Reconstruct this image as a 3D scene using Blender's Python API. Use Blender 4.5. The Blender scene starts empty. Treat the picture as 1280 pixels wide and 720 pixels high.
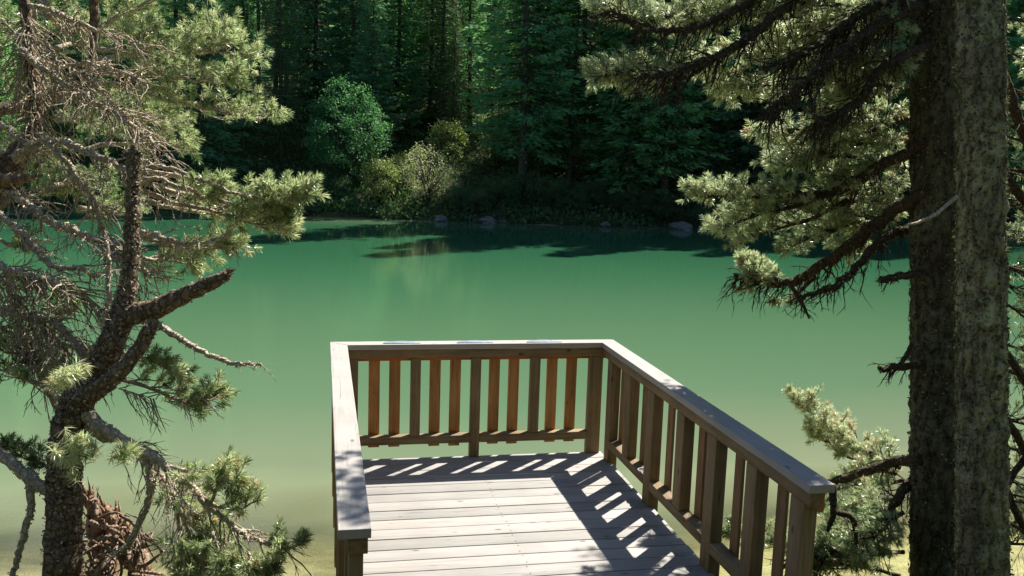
import bpy, bmesh, math, random
import numpy as np
from mathutils import Vector, Matrix, noise

random.seed(11)
RG = np.random.default_rng(7)
SC = bpy.context.scene
COL = SC.collection
PI = math.pi
R_ = math.radians

# ------------------------------------------------------------------ camera
F_PX, W_PX, H_PX = 1150.0, 1280.0, 720.0
PITCH, YAW, ROLL = 0.14284, 0.20644, 0.03284
CAM = np.array([-2.394, -7.524, 2.583])
FW = np.array([math.sin(YAW) * math.cos(PITCH), math.cos(YAW) * math.cos(PITCH), -math.sin(PITCH)])
RT0 = np.array([math.cos(YAW), -math.sin(YAW), 0.0])
UP0 = np.cross(RT0, FW)
RT = RT0 * math.cos(ROLL) + UP0 * math.sin(ROLL)
UP = -RT0 * math.sin(ROLL) + UP0 * math.cos(ROLL)
HF = np.array([math.sin(YAW), math.cos(YAW), 0.0])      # horizontal view direction
HR = RT0.copy()

def at(px, py, z):
    """World point seen at pixel (px, py) of the 1280x720 frame, z metres along the view axis."""
    return CAM + z * (FW + (px - 640) / F_PX * RT - (py - 360) / F_PX * UP)

def uv(u, v):
    """Ground plan point u metres ahead of the camera and v metres to its right."""
    p = CAM + u * HF + v * HR
    return p[0], p[1]

cam_data = bpy.data.cameras.new('camera')
cam = bpy.data.objects.new('camera', cam_data)
COL.objects.link(cam)
M = Matrix(((RT[0], UP[0], -FW[0], CAM[0]), (RT[1], UP[1], -FW[1], CAM[1]), (RT[2], UP[2], -FW[2], CAM[2]), (0, 0, 0, 1)))
cam.matrix_world = M
cam_data.sensor_width = 36.0
cam_data.lens = F_PX / W_PX * 36.0
cam_data.clip_start = 0.05
cam_data.clip_end = 3000
SC.camera = cam

# ------------------------------------------------------------------ light
SUN_DIR = Vector((0.44409, 0.43473, 0.78345)).normalized()
SUN_EL = math.asin(SUN_DIR.z)
SUN_AZ = math.atan2(SUN_DIR.x, SUN_DIR.y)
world = bpy.data.worlds.new('World')
SC.world = world
world.use_nodes = True
wn = world.node_tree
wn.nodes.clear()
sky = wn.nodes.new('ShaderNodeTexSky')
sky.sky_type = 'NISHITA'
sky.sun_disc = False
sky.sun_elevation = SUN_EL
sky.sun_rotation = SUN_AZ
sky.altitude = 1600
bg = wn.nodes.new('ShaderNodeBackground')
bg.inputs['Strength'].default_value = 0.07
wo = wn.nodes.new('ShaderNodeOutputWorld')
wn.links.new(sky.outputs[0], bg.inputs[0])
wn.links.new(bg.outputs[0], wo.inputs[0])
sl = bpy.data.lights.new('sun', 'SUN')
sl.energy = 5.0
sl.angle = R_(0.53)
sl.color = (1.0, 0.955, 0.88)
so = bpy.data.objects.new('sun', sl)
so.rotation_euler = (-SUN_DIR).to_track_quat('-Z', 'Y').to_euler()
so.location = (20, 20, 40)
COL.objects.link(so)
SC.view_settings.view_transform = 'Standard'
SC.view_settings.look = 'None'
SC.view_settings.gamma = 1
SC.view_settings.exposure = 1.1
SC.view_settings.use_curve_mapping = False
try:
    SC.cycles.max_bounces = 8
    SC.cycles.transparent_max_bounces = 8
    SC.cycles.sample_clamp_indirect = 4.0
    SC.cycles.caustics_reflective = False
    SC.cycles.caustics_refractive = False
except Exception:
    pass

# ------------------------------------------------------------------ materials
class N:
    def __init__(s, name):
        s.m = bpy.data.materials.new(name)
        s.m.use_nodes = True
        s.t = s.m.node_tree
        s.t.nodes.clear()
        s.out = s.t.nodes.new('ShaderNodeOutputMaterial')
    def n(s, typ, **kw):
        x = s.t.nodes.new(typ)
        for k, v in kw.items():
            if k in x.inputs.keys():
                x.inputs[k].default_value = v
            else:
                setattr(x, k, v)
        return x
    def l(s, a, b):
        s.t.links.new(a, b)
    def ramp(s, fac, stops):
        r = s.n('ShaderNodeValToRGB')
        e = r.color_ramp.elements
        while len(e) < len(stops):
            e.new(0.5)
        for i, (p, c) in enumerate(stops):
            e[i].position = p
            e[i].color = tuple(c) + (1,) if len(c) == 3 else c
        s.l(fac, r.inputs[0])
        return r.outputs[0]
    def mapping(s, scale, kind='Object', rot=(0, 0, 0)):
        tc = s.n('ShaderNodeTexCoord')
        mp = s.n('ShaderNodeMapping')
        mp.inputs['Scale'].default_value = scale
        mp.inputs['Rotation'].default_value = rot
        s.l(tc.outputs[kind], mp.inputs['Vector'])
        return mp.outputs[0]
    def noise(s, vec, scale, detail=4, rough=0.55, dist=0.0):
        x = s.n('ShaderNodeTexNoise')
        x.inputs['Scale'].default_value = scale
        x.inputs['Detail'].default_value = detail
        x.inputs['Roughness'].default_value = rough
        x.inputs['Distortion'].default_value = dist
        if vec is not None:
            s.l(vec, x.inputs['Vector'])
        return x.outputs['Fac']
    def mix(s, fac, a, b, mode='MIX'):
        x = s.n('ShaderNodeMix')
        x.data_type = 'RGBA'
        x.blend_type = mode
        if isinstance(fac, (int, float)):
            x.inputs[0].default_value = fac
        else:
            s.l(fac, x.inputs[0])
        for i, c in ((6, a), (7, b)):
            if isinstance(c, tuple):
                x.inputs[i].default_value = c + (1,) if len(c) == 3 else c
            else:
                s.l(c, x.inputs[i])
        return x.outputs[2]
    def math(s, op, a, b=0.0):
        x = s.n('ShaderNodeMath', operation=op)
        for i, c in ((0, a), (1, b)):
            if isinstance(c, (int, float)):
                x.inputs[i].default_value = c
            else:
                s.l(c, x.inputs[i])
        return x.outputs[0]
    def bump(s, h, strength, dist=0.01):
        b = s.n('ShaderNodeBump')
        b.inputs['Strength'].default_value = strength
        b.inputs['Distance'].default_value = dist
        s.l(h, b.inputs['Height'])
        return b.outputs[0]

def wood(name, axis, light, mid, dark, rough=0.75, bump=0.35, board=0.0):
    """Weathered timber: grain stretched along one axis, knots, cracks, per-board tone."""
    a = N(name)
    sc = [42.0, 42.0, 42.0]
    sc[axis] = 2.2
    v = a.mapping(tuple(sc))
    g = a.noise(v, 1.0, 6, 0.62, 0.6)
    sc2 = [9.0, 9.0, 9.0]
    sc2[axis] = 0.9
    g2 = a.noise(a.mapping(tuple(sc2)), 1.0, 4, 0.5, 1.2)
    blotch = a.noise(a.mapping((1, 1, 1)), 3.1, 5, 0.6)
    c = a.ramp(g, [(0.30, dark), (0.47, mid), (0.68, light)])
    c = a.mix(a.math('MULTIPLY', a.ramp(g2, [(0.35, (0, 0, 0)), (0.7, (1, 1, 1))]), 0.55), c, mid)
    c = a.mix(a.ramp(blotch, [(0.42, (0.0, 0.0, 0.0)), (0.72, (0.55, 0.55, 0.55))]), c, dark)
    cs = [26.0, 26.0, 26.0]
    cs[axis] = 0.9
    ck = a.ramp(a.noise(a.mapping(tuple(cs)), 1.0, 2, 0.5, 0.3), [(0.488, (0, 0, 0)), (0.5, (1, 1, 1)), (0.512, (0, 0, 0))])
    ck = a.math('MULTIPLY', ck, a.ramp(g2, [(0.5, (0, 0, 0)), (0.62, (0.8, 0.8, 0.8))]))
    c = a.mix(ck, c, tuple(x * 0.3 for x in dark))
    ks = [3.6, 3.6, 3.6]
    ks[axis] = 1.7
    vo = a.n('ShaderNodeTexVoronoi')
    vo.inputs['Scale'].default_value = 2.0
    a.l(a.mapping(tuple(ks)), vo.inputs['Vector'])
    knot = a.ramp(vo.outputs['Distance'], [(0.05, (1, 1, 1)), (0.11, (0, 0, 0))])
    c = a.mix(a.math('MULTIPLY', knot, 0.75), c, tuple(x * 0.35 for x in dark))
    att = a.n('ShaderNodeAttribute', attribute_name='tint')
    tone = a.ramp(att.outputs['Fac'], [(0.0, (0.82, 0.83, 0.82)), (0.5, (1, 1, 1)), (1.0, (1.12, 1.09, 1.07))])
    c = a.mix(1.0, c, tone, 'MULTIPLY')
    p = a.n('ShaderNodeBsdfPrincipled')
    a.l(c, p.inputs['Base Color'])
    p.inputs['Roughness'].default_value = rough
    p.inputs['Specular IOR Level'].default_value = 0.3
    a.l(a.bump(g, bump, 0.006), p.inputs['Normal'])
    a.l(p.outputs[0], a.out.inputs[0])
    return a.m

def leafy(name, stops, rough=0.42, transl=0.35, spec=0.5, tr_gain=(1.25, 1.3, 0.7), vary=0.0):
    a = N(name)
    att = a.n('ShaderNodeAttribute', attribute_name='tint')
    c = a.ramp(att.outputs['Fac'], stops)
    if vary:
        oi = a.n('ShaderNodeObjectInfo')
        c = a.mix(vary, c, a.ramp(oi.outputs['Random'], [(0.0, (0.72, 0.76, 0.78)), (0.35, (0.92, 0.92, 0.96)), (0.6, (1.05, 1.1, 0.9)), (0.85, (1.35, 1.25, 0.95)), (1.0, (1.6, 1.4, 1.0))]), 'MULTIPLY')
    p = a.n('ShaderNodeBsdfPrincipled')
    a.l(c, p.inputs['Base Color'])
    p.inputs['Roughness'].default_value = rough
    p.inputs['Specular IOR Level'].default_value = spec
    t = a.n('ShaderNodeBsdfTranslucent')
    a.l(a.mix(1.0, c, tuple(tr_gain), 'MULTIPLY'), t.inputs['Color'])
    m = a.n('ShaderNodeMixShader')
    m.inputs[0].default_value = transl
    a.l(p.outputs[0], m.inputs[1])
    a.l(t.outputs[0], m.inputs[2])
    a.l(m.outputs[0], a.out.inputs[0])
    return a.m

def bark(name, base, crack, lichen, lich_lo, lich_hi, scale=1.0, bump=0.9, zs=7.0):
    a = N(name)
    v = a.mapping((9 * scale, 9 * scale, zs * scale))
    vo = a.n('ShaderNodeTexVoronoi', feature='DISTANCE_TO_EDGE')
    vo.inputs['Scale'].default_value = 2.6
    nz = a.n('ShaderNodeTexNoise')
    nz.inputs['Scale'].default_value = 2.0
    nz.inputs['Detail'].default_value = 4
    a.l(v, nz.inputs['Vector'])
    mx = a.n('ShaderNodeMix', data_type='VECTOR')
    mx.inputs[0].default_value = 0.35
    a.l(v, mx.inputs[4])
    a.l(nz.outputs['Color'], mx.inputs[5])
    a.l(mx.outputs[1], vo.inputs['Vector'])
    fine = a.noise(a.mapping((1, 1, 0.6)), 75 * scale, 6, 0.8)
    plate = a.ramp(vo.outputs['Distance'], [(0.02, (0, 0, 0)), (0.22, (1, 1, 1))])
    c = a.mix(plate, crack, base)
    c = a.mix(a.ramp(fine, [(0.44, (0.0, 0.0, 0.0)), (0.70, (0.7, 0.7, 0.7))]), c, tuple(min(1, x * 2.0) for x in base))
    c = a.mix(a.ramp(fine, [(0.30, (0.85, 0.85, 0.85)), (0.48, (0.0, 0.0, 0.0))]), c, crack)
    ln = a.noise(a.mapping((1, 1, 1)), 17 * scale, 6, 0.75)
    patch = a.ramp(a.noise(a.mapping((1, 1, 0.6)), 3.3, 4, 0.6), [(0.38, (0.12, 0.12, 0.12)), (0.6, (1, 1, 1))])
    lm = a.mix(1.0, a.ramp(ln, [(lich_lo, (0, 0, 0)), (lich_hi, (1, 1, 1))]), patch, 'MULTIPLY')
    c = a.mix(lm, c, lichen)
    p = a.n('ShaderNodeBsdfPrincipled')
    a.l(c, p.inputs['Base Color'])
    p.inputs['Roughness'].default_value = 0.9
    p.inputs['Specular IOR Level'].default_value = 0.15
    h = a.math('ADD', a.math('MULTIPLY', plate, 0.8), a.math('MULTIPLY', fine, 0.5))
    a.l(a.bump(h, bump, 0.02), p.inputs['Normal'])
    a.l(p.outputs[0], a.out.inputs[0])
    return a.m

def simple(name, col, rough=0.6, metal=0.0, nscale=20, var=0.25):
    a = N(name)
    nz = a.noise(a.mapping((1, 1, 1)), nscale, 5, 0.6)
    c = a.ramp(nz, [(0.3, tuple(x * (1 - var) for x in col)), (0.7, tuple(min(1, x * (1 + var)) for x in col))])
    p = a.n('ShaderNodeBsdfPrincipled')
    a.l(c, p.inputs['Base Color'])
    p.inputs['Roughness'].default_value = rough
    p.inputs['Metallic'].default_value = metal
    a.l(a.bump(nz, 0.4, 0.02), p.inputs['Normal'])
    a.l(p.outputs[0], a.out.inputs[0])
    return a.m

GREY = ((0.385, 0.362, 0.332), (0.350, 0.330, 0.304), (0.265, 0.249, 0.226))
BROWN = ((0.30, 0.215, 0.11), (0.22, 0.155, 0.078), (0.11, 0.078, 0.04))
ORANGE = ((0.56, 0.30, 0.115), (0.43, 0.215, 0.075), (0.22, 0.105, 0.04))
RED = ((0.50, 0.17, 0.045), (0.40, 0.12, 0.03), (0.22, 0.06, 0.02))
W_DECK = wood('decking_wood', 0, *GREY)
W_CAPX = wood('cap_wood_across', 0, *GREY)
W_CAPY = wood('cap_wood_along', 1, *GREY)
W_RAILX = wood('rail_wood_across', 0, *BROWN)
W_RAILY = wood('rail_wood_along', 1, *BROWN)
W_POST = wood('post_wood', 2, *BROWN)
W_BAL = wood('baluster_wood', 2, *ORANGE)
W_BALD = wood('baluster_wood_brown', 2, (0.36, 0.22, 0.11), (0.27, 0.16, 0.075), (0.14, 0.085, 0.04))
W_STRX = wood('strip_wood_across', 0, *RED)
W_STRY = wood('strip_wood_along', 1, (0.40, 0.22, 0.09), (0.30, 0.16, 0.06), (0.16, 0.09, 0.035))
M_STEEL = simple('brushed_steel', (0.20, 0.235, 0.29), 0.6, 0.35, 30, 0.15)
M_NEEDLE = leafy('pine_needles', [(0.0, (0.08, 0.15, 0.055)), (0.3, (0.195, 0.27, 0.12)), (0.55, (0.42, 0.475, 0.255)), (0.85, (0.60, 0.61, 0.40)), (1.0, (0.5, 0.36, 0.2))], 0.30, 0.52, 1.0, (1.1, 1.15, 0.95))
M_NEEDLE_R = leafy('pale_pine_needles', [(0.0, (0.08, 0.15, 0.065)), (0.3, (0.24, 0.30, 0.16)), (0.55, (0.455, 0.51, 0.30)), (0.85, (0.63, 0.655, 0.46)), (1.0, (0.5, 0.37, 0.22))], 0.30, 0.52, 1.0, (1.1, 1.15, 1.0))  # paler needle tone for the right pines
M_TWIG = bark('pale_twig_bark', (0.50, 0.42, 0.305), (0.20, 0.16, 0.12), (0.56, 0.53, 0.43), 0.52, 0.66, 2.0, 0.6)
M_BARK_L = bark('pine_bark_brown', (0.23, 0.165, 0.115), (0.06, 0.042, 0.03), (0.42, 0.37, 0.29), 0.56, 0.70, 1.4)
M_BARK_R = bark('mossy_bark', (0.10, 0.083, 0.055), (0.018, 0.015, 0.011), (0.21, 0.225, 0.13), 0.46, 0.62, 0.9, 1.0, 3.0)
M_BARK_R2 = bark('lichened_bark', (0.26, 0.22, 0.135), (0.034, 0.028, 0.019), (0.52, 0.52, 0.32), 0.45, 0.60, 0.8, 1.0, 2.4)
M_TWIG_R = bark('dark_twig_bark', (0.085, 0.06, 0.04), (0.03, 0.02, 0.014), (0.15, 0.14, 0.09), 0.54, 0.7, 2.0, 0.6)
M_LICHEN = leafy('lichen_flakes', [(0, (0.05, 0.05, 0.028)), (0.6, (0.15, 0.16, 0.09)), (1, (0.34, 0.36, 0.24))], 0.9, 0.15, 0.1)
M_LICHENP = leafy('pale_lichen', [(0, (0.22, 0.19, 0.14)), (0.6, (0.42, 0.38, 0.30)), (1, (0.58, 0.55, 0.44))], 0.9, 0.15, 0.1)
M_RAWWOOD = bark('torn_wood', (0.33, 0.215, 0.14), (0.12, 0.07, 0.045), (0.46, 0.38, 0.29), 0.5, 0.66, 0.9, 1.0, 1.6)
M_DEADROOT = bark('dead_root_wood', (0.33, 0.24, 0.17), (0.12, 0.08, 0.055), (0.42, 0.36, 0.30), 0.52, 0.68, 1.5)
M_FBARK = simple('far_bark', (0.085, 0.065, 0.05), 0.9, 0, 6, 0.4)
M_SPRUCE = leafy('spruce_foliage', [(0, (0.068, 0.19, 0.12)), (0.5, (0.14, 0.33, 0.20)), (1, (0.26, 0.42, 0.21))], 0.55, 0.42, 0.3, vary=1.0)
M_LARCH = leafy('larch_foliage', [(0, (0.075, 0.16, 0.078)), (0.5, (0.135, 0.24, 0.105)), (1, (0.23, 0.33, 0.145))], 0.55, 0.4, 0.3, vary=0.5)
M_LEAF = leafy('broad_leaves', [(0, (0.04, 0.14, 0.07)), (0.5, (0.075, 0.21, 0.095)), (1, (0.14, 0.30, 0.12))], 0.55, 0.35, 0.25)
M_WILLOW = leafy('willow_leaves', [(0, (0.24, 0.29, 0.17)), (0.5, (0.36, 0.40, 0.26)), (1, (0.52, 0.54, 0.38))], 0.5, 0.4, 0.4)
M_SHRUB = leafy('shrub_leaves', [(0, (0.15, 0.22, 0.08)), (0.5, (0.26, 0.33, 0.13)), (1, (0.40, 0.45, 0.19))], 0.5, 0.4, 0.4)
M_UNDER = leafy('undergrowth_leaves', [(0, (0.04, 0.11, 0.055)), (0.5, (0.08, 0.18, 0.08)), (1, (0.18, 0.26, 0.09))], 0.6, 0.3, 0.3)
M_GRASS = leafy('grass_blades', [(0, (0.05, 0.11, 0.02)), (0.5, (0.09, 0.17, 0.035)), (1, (0.2, 0.22, 0.07))], 0.5, 0.4, 0.4)
M_ROCK = simple('shore_rock', (0.15, 0.155, 0.15), 0.85, 0, 4, 0.45)

def ground_material():
    a = N('bank_soil_and_grass')
    v = a.mapping((1, 1, 1))
    n1 = a.noise(v, 0.35, 6, 0.6)
    n2 = a.noise(v, 5.0, 6, 0.7)
    n3 = a.noise(v, 40.0, 4, 0.7)
    c = a.ramp(n1, [(0.36, (0.085, 0.065, 0.04)), (0.46, (0.07, 0.085, 0.034)), (0.64, (0.09, 0.125, 0.04))])
    c = a.mix(a.ramp(n2, [(0.4, (0, 0, 0)), (0.7, (0.7, 0.7, 0.7))]), c, (0.05, 0.045, 0.027))
    geo = a.n('ShaderNodeNewGeometry')
    sx = a.n('ShaderNodeSeparateXYZ')
    a.l(geo.outputs['Position'], sx.inputs[0])
    below = a.ramp(a.math('ADD', a.math('MULTIPLY', sx.outputs['Z'], 1.6), 2.45), [(0.40, (1, 1, 1)), (0.62, (0, 0, 0))])
    n4 = a.noise(a.mapping((1, 2.2, 1)), 1.9, 7, 0.7, 0.8)
    sand = a.ramp(n4, [(0.34, (0.26, 0.22, 0.115)), (0.5, (0.50, 0.425, 0.23)), (0.68, (0.66, 0.575, 0.33))])
    sand = a.mix(a.ramp(n3, [(0.45, (0, 0, 0)), (0.75, (0.45, 0.45, 0.45))]), sand, (0.20, 0.17, 0.09))
    c = a.mix(below, c, sand)
    p = a.n('ShaderNodeBsdfPrincipled')
    forest = a.ramp(a.math('MULTIPLY', sx.outputs['Y'], -0.05), [(0.48, (0, 0, 0)), (0.60, (1, 1, 1))])  # slope behind the camera: shade of trees not built, put into its colour
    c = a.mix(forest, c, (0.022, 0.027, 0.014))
    a.l(c, p.inputs['Base Color'])
    p.inputs['Roughness'].default_value = 0.95
    p.inputs['Specular IOR Level'].default_value = 0.1
    a.l(a.bump(a.math('ADD', n2, n3), 0.7, 0.05), p.inputs['Normal'])
    a.l(p.outputs[0], a.out.inputs[0])
    return a.m
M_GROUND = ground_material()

def water_material():
    a = N('green_lake_water')
    v = a.mapping((1, 1, 1))
    att = a.n('ShaderNodeAttribute', attribute_name='depth')
    big = a.noise(v, 0.06, 3, 0.5)
    near = a.ramp(a.math('MULTIPLY', att.outputs['Fac'], 0.1), [(0.0, (0.42, 0.38, 0.20)), (0.04, (0.26, 0.265, 0.15)), (0.065, (0.165, 0.195, 0.118)), (0.165, (0.105, 0.172, 0.096)), (0.39, (0.078, 0.160, 0.080)), (0.63, (0.045, 0.138, 0.066)), (0.87, (0.028, 0.118, 0.056))])
    col = a.mix(a.math('MULTIPLY', big, 0.35), near, (0.035, 0.12, 0.056), 'MIX')
    d = a.n('ShaderNodeBsdfDiffuse')
    a.l(col, d.inputs['Color'])
    tr = a.n('ShaderNodeBsdfTransparent')
    tr.inputs['Color'].default_value = (0.93, 0.97, 0.84, 1)
    fac = a.ramp(a.math('MULTIPLY', att.outputs['Fac'], 1.0), [(0.0, (0.0, 0.0, 0.0)), (0.30, (0.12, 0.12, 0.12)), (0.42, (0.6, 0.6, 0.6)), (0.56, (1, 1, 1))])
    m1 = a.n('ShaderNodeMixShader')
    a.l(fac, m1.inputs[0])
    a.l(tr.outputs[0], m1.inputs[1])
    a.l(d.outputs[0], m1.inputs[2])
    w1 = a.noise(a.mapping((1, 1, 1)), 5.5, 4, 0.6, 0.4)
    w2 = a.noise(a.mapping((1, 1, 1)), 26.0, 3, 0.6)
    w3 = a.noise(a.mapping((1, 1, 1)), 0.7, 3, 0.5)
    h = a.math('ADD', a.math('ADD', a.math('MULTIPLY', w1, 0.7), a.math('MULTIPLY', w2, 0.34)), a.math('MULTIPLY', w3, 1.2))
    pos = a.n('ShaderNodeNewGeometry')
    sp = a.n('ShaderNodeSeparateXYZ')
    a.l(pos.outputs['Position'], sp.inputs[0])
    breeze = a.ramp(a.math('MULTIPLY', sp.outputs['Y'], 0.02), [(0.12, (0.085, 0.085, 0.085)), (0.45, (0.035, 0.035, 0.035)), (0.68, (0.016, 0.016, 0.016))])
    gust = a.ramp(a.noise(a.mapping((0.35, 1, 1)), 0.16, 4, 0.6), [(0.35, (0.55, 0.55, 0.55)), (0.65, (1.35, 1.35, 1.35))])
    bmn = a.n('ShaderNodeBump')
    bmn.inputs['Distance'].default_value = 0.05
    a.l(a.math('MULTIPLY', breeze, gust), bmn.inputs['Strength'])
    a.l(h, bmn.inputs['Height'])
    geo = a.n('ShaderNodeNewGeometry')
    bm = bmn.outputs[0]
    a.l(bm, d.inputs['Normal'])
    g = a.n('ShaderNodeBsdfGlossy')
    g.inputs['Roughness'].default_value = 0.05
    g.inputs['Color'].default_value = (0.9, 0.95, 0.95, 1)
    a.l(bm, g.inputs['Normal'])
    fr = a.n('ShaderNodeFresnel')
    fr.inputs['IOR'].default_value = 1.33
    a.l(bm, fr.inputs['Normal'])
    m2 = a.n('ShaderNodeMixShader')
    a.l(a.math('MULTIPLY', fr.outputs[0], a.math('SUBTRACT', 1.0, geo.outputs['Backfacing'])), m2.inputs[0])
    a.l(m1.outputs[0], m2.inputs[1])
    a.l(g.outputs[0], m2.inputs[2])
    a.l(m2.outputs[0], a.out.inputs[0])
    return a.m
M_WATER = water_material()

# ------------------------------------------------------------------ mesh helpers
class MB:
    """Collects pieces and links them as one mesh object."""
    def __init__(s):
        s.v, s.t3, s.t4, s.m3, s.m4, s.tint, s.n = [], [], [], [], [], [], 0
    def add(s, verts, tris=None, quads=None, mat=0, tint=0.5):
        verts = np.asarray(verts, np.float32).reshape(-1, 3)
        if tris is not None and len(tris):
            s.t3.append(np.asarray(tris, np.int64).reshape(-1, 3) + s.n)
            s.m3.append(np.full(len(s.t3[-1]), mat, np.int32))
        if quads is not None and len(quads):
            s.t4.append(np.asarray(quads, np.int64).reshape(-1, 4) + s.n)
            s.m4.append(np.full(len(s.t4[-1]), mat, np.int32))
        s.v.append(verts)
        tt = np.asarray(tint, np.float32)
        s.tint.append(np.full(len(verts), float(tt), np.float32) if tt.ndim == 0 else tt.astype(np.float32))
        s.n += len(verts)
    def mesh(s, name, mats, smooth=False):
        me = bpy.data.meshes.new(name)
        V = np.concatenate(s.v)
        T = np.concatenate(s.t3) if s.t3 else np.zeros((0, 3), np.int64)
        Q = np.concatenate(s.t4) if s.t4 else np.zeros((0, 4), np.int64)
        me.vertices.add(len(V))
        me.vertices.foreach_set('co', V.ravel())
        li = np.concatenate([T.ravel(), Q.ravel()]).astype(np.int32)
        me.loops.add(len(li))
        me.loops.foreach_set('vertex_index', li)
        me.polygons.add(len(T) + len(Q))
        st = np.concatenate([np.arange(len(T)) * 3, len(T) * 3 + np.arange(len(Q)) * 4]).astype(np.int32)
        me.polygons.foreach_set('loop_start', st)
        mi = np.concatenate([x for x in (s.m3 + s.m4)]).astype(np.int32)
        for m in mats:
            me.materials.append(m)
        me.polygons.foreach_set('material_index', mi)
        if smooth:
            me.polygons.foreach_set('use_smooth', np.ones(len(T) + len(Q), bool))
        at_ = me.attributes.new('tint', 'FLOAT', 'POINT')
        at_.data.foreach_set('value', np.concatenate(s.tint))
        me.update()
        me.validate()
        return me
    def build(s, name, mats, parent=None, smooth=False):
        if not isinstance(mats, (list, tuple)):
            mats = [mats]
        o = bpy.data.objects.new(name, s.mesh(name, mats, smooth))
        COL.objects.link(o)
        if parent is not None:
            o.parent = parent
            o.matrix_parent_inverse = Matrix.Translation(-parent.location)
        return o

def tag(o, label=None, cat=None, group=None, kind=None):
    for k, v in (('label', label), ('category', cat), ('group', group), ('kind', kind)):
        if v:
            o[k] = v
    return o

def empty(name, loc):
    o = bpy.data.objects.new(name, None)
    o.location = loc
    o.empty_display_size = 0.2
    COL.objects.link(o)
    return o

def box(mb, x0, x1, y0, y1, z0, z1, ch=0.004, mat=0, tint=0.5):
    """Box with chamfered edges."""
    bm = bmesh.new()
    bmesh.ops.create_cube(bm, size=1.0)
    for v in bm.verts:
        v.co = Vector((x0 + (v.co.x + .5) * (x1 - x0), y0 + (v.co.y + .5) * (y1 - y0), z0 + (v.co.z + .5) * (z1 - z0)))
    if ch:
        bmesh.ops.bevel(bm, geom=bm.edges[:], offset=ch, segments=2, affect='EDGES', profile=0.5)
    bmesh.ops.triangulate(bm, faces=[f for f in bm.faces if len(f.verts) > 4])
    bm.verts.index_update()
    vs = [v.co[:] for v in bm.verts]
    tr = [[v.index for v in f.verts] for f in bm.faces if len(f.verts) == 3]
    qu = [[v.index for v in f.verts] for f in bm.faces if len(f.verts) == 4]
    bm.free()
    mb.add(vs, tr, qu, mat, tint)

def catmull(P, n):
    P = np.asarray(P, float)
    if len(P) == 2:
        t = np.linspace(0, 1, n)[:, None]
        return P[0] * (1 - t) + P[1] * t
    Q = np.vstack([2 * P[0] - P[1], P, 2 * P[-1] - P[-2]])
    out = []
    for s in np.linspace(0, len(P) - 1 - 1e-9, n):
        i = int(s)
        t = s - i
        a, b, c, d = Q[i], Q[i + 1], Q[i + 2], Q[i + 3]
        out.append(0.5 * (2 * b + (c - a) * t + (2 * a - 5 * b + 4 * c - d) * t * t + (3 * b - a - 3 * c + d) * t ** 3))
    return np.array(out)

def tube(mb, P, R, sides=6, mat=0, rough=0.0, tint=0.5, cap=True, nfreq=9.0, zf=1.0):
    P = np.asarray(P, float)
    R = np.asarray(R, float)
    n = len(P)
    T = np.gradient(P, axis=0)
    T /= np.linalg.norm(T, axis=1)[:, None] + 1e-9
    a = np.array([0, 0, 1.0]) if abs(T[0][2]) < 0.9 else np.array([1.0, 0, 0])
    u = np.cross(T[0], a)
    u /= np.linalg.norm(u)
    ang = np.arange(sides) / sides * 2 * PI
    ca, sa = np.cos(ang)[:, None], np.sin(ang)[:, None]
    V = np.empty((n, sides, 3))
    for i in range(n):
        u = u - T[i] * (u @ T[i])
        u /= np.linalg.norm(u) + 1e-9
        w = np.cross(T[i], u)
        V[i] = P[i] + R[i] * (ca * u + sa * w)
    if rough > 0:
        for i in range(n):
            for j in range(sides):
                p = V[i, j]
                q = Vector((p[0], p[1], p[2] * zf)) * nfreq
                k = noise.noise(q) + 0.55 * noise.noise(q * 2.3) + 0.35 * noise.noise(q * 5.1)
                V[i, j] = P[i] + (p - P[i]) * (1 + rough * k)
    idx = np.arange(n * sides).reshape(n, sides)
    q = np.stack([idx[:-1], np.roll(idx, -1, 1)[:-1], np.roll(idx, -1, 1)[1:], idx[1:]], -1).reshape(-1, 4)
    vs = V.reshape(-1, 3)
    tr = None
    if cap:
        vs = np.vstack([vs, P[-1] + T[-1] * R[-1] * 0.3, P[0]])
        k = n * sides
        l = idx[-1]
        f = idx[0]
        tr = [[l[j], l[(j + 1) % sides], k] for j in range(sides)] + [[f[(j + 1) % sides], f[j], k + 1] for j in range(sides)]
    mb.add(vs, tr, q, mat, tint)

def unit(v):
    return v / (np.linalg.norm(v, axis=-1, keepdims=True) + 1e-9)

def needles(mb, pos, dirs, L=0.075, n=46, width=0.0032, spread=(0.25, 1.25), shoot=0.06, mat=0, tint=None):
    """Needle brushes: n thin blades round the end of every shoot."""
    pos, dirs = np.asarray(pos, float), unit(np.asarray(dirs, float))
    m = len(pos)
    if m == 0:
        return
    tt = RG.normal(0.5, 0.17, m) if tint is None else np.asarray(tint)
    P = np.repeat(pos, n, 0)
    D = np.repeat(dirs, n, 0)
    rnd = unit(RG.normal(size=(m * n, 3)))
    perp = unit(rnd - D * (rnd * D).sum(1)[:, None])
    s = RG.random(m * n) ** 0.7
    th = spread[1] + (spread[0] - spread[1]) * s + RG.normal(0, 0.14, m * n)
    dd = D * np.cos(th)[:, None] + perp * np.sin(th)[:, None]
    b = P - D * ((1 - s) * shoot)[:, None]
    ln = (L * RG.uniform(0.7, 1.1, m * n))[:, None]
    tip = b + dd * ln + np.array([0, 0, -0.006])
    w = unit(np.cross(dd, unit(RG.normal(size=(m * n, 3))))) * width * 0.5
    mid = b + dd * ln * 0.55
    V = np.stack([b - w * 0.7, b + w * 0.7, mid + w, tip, mid - w], 1).reshape(-1, 3)
    i = np.arange(m * n)[:, None] * 5
    q = np.hstack([i, i + 1, i + 2, i + 4])
    t = np.hstack([i + 4, i + 2, i + 3])
    tv = np.clip(np.repeat(tt, n) + RG.normal(0, 0.09, m * n), 0, 1)
    mb.add(V, t, q, mat, np.repeat(tv, 5))

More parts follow.
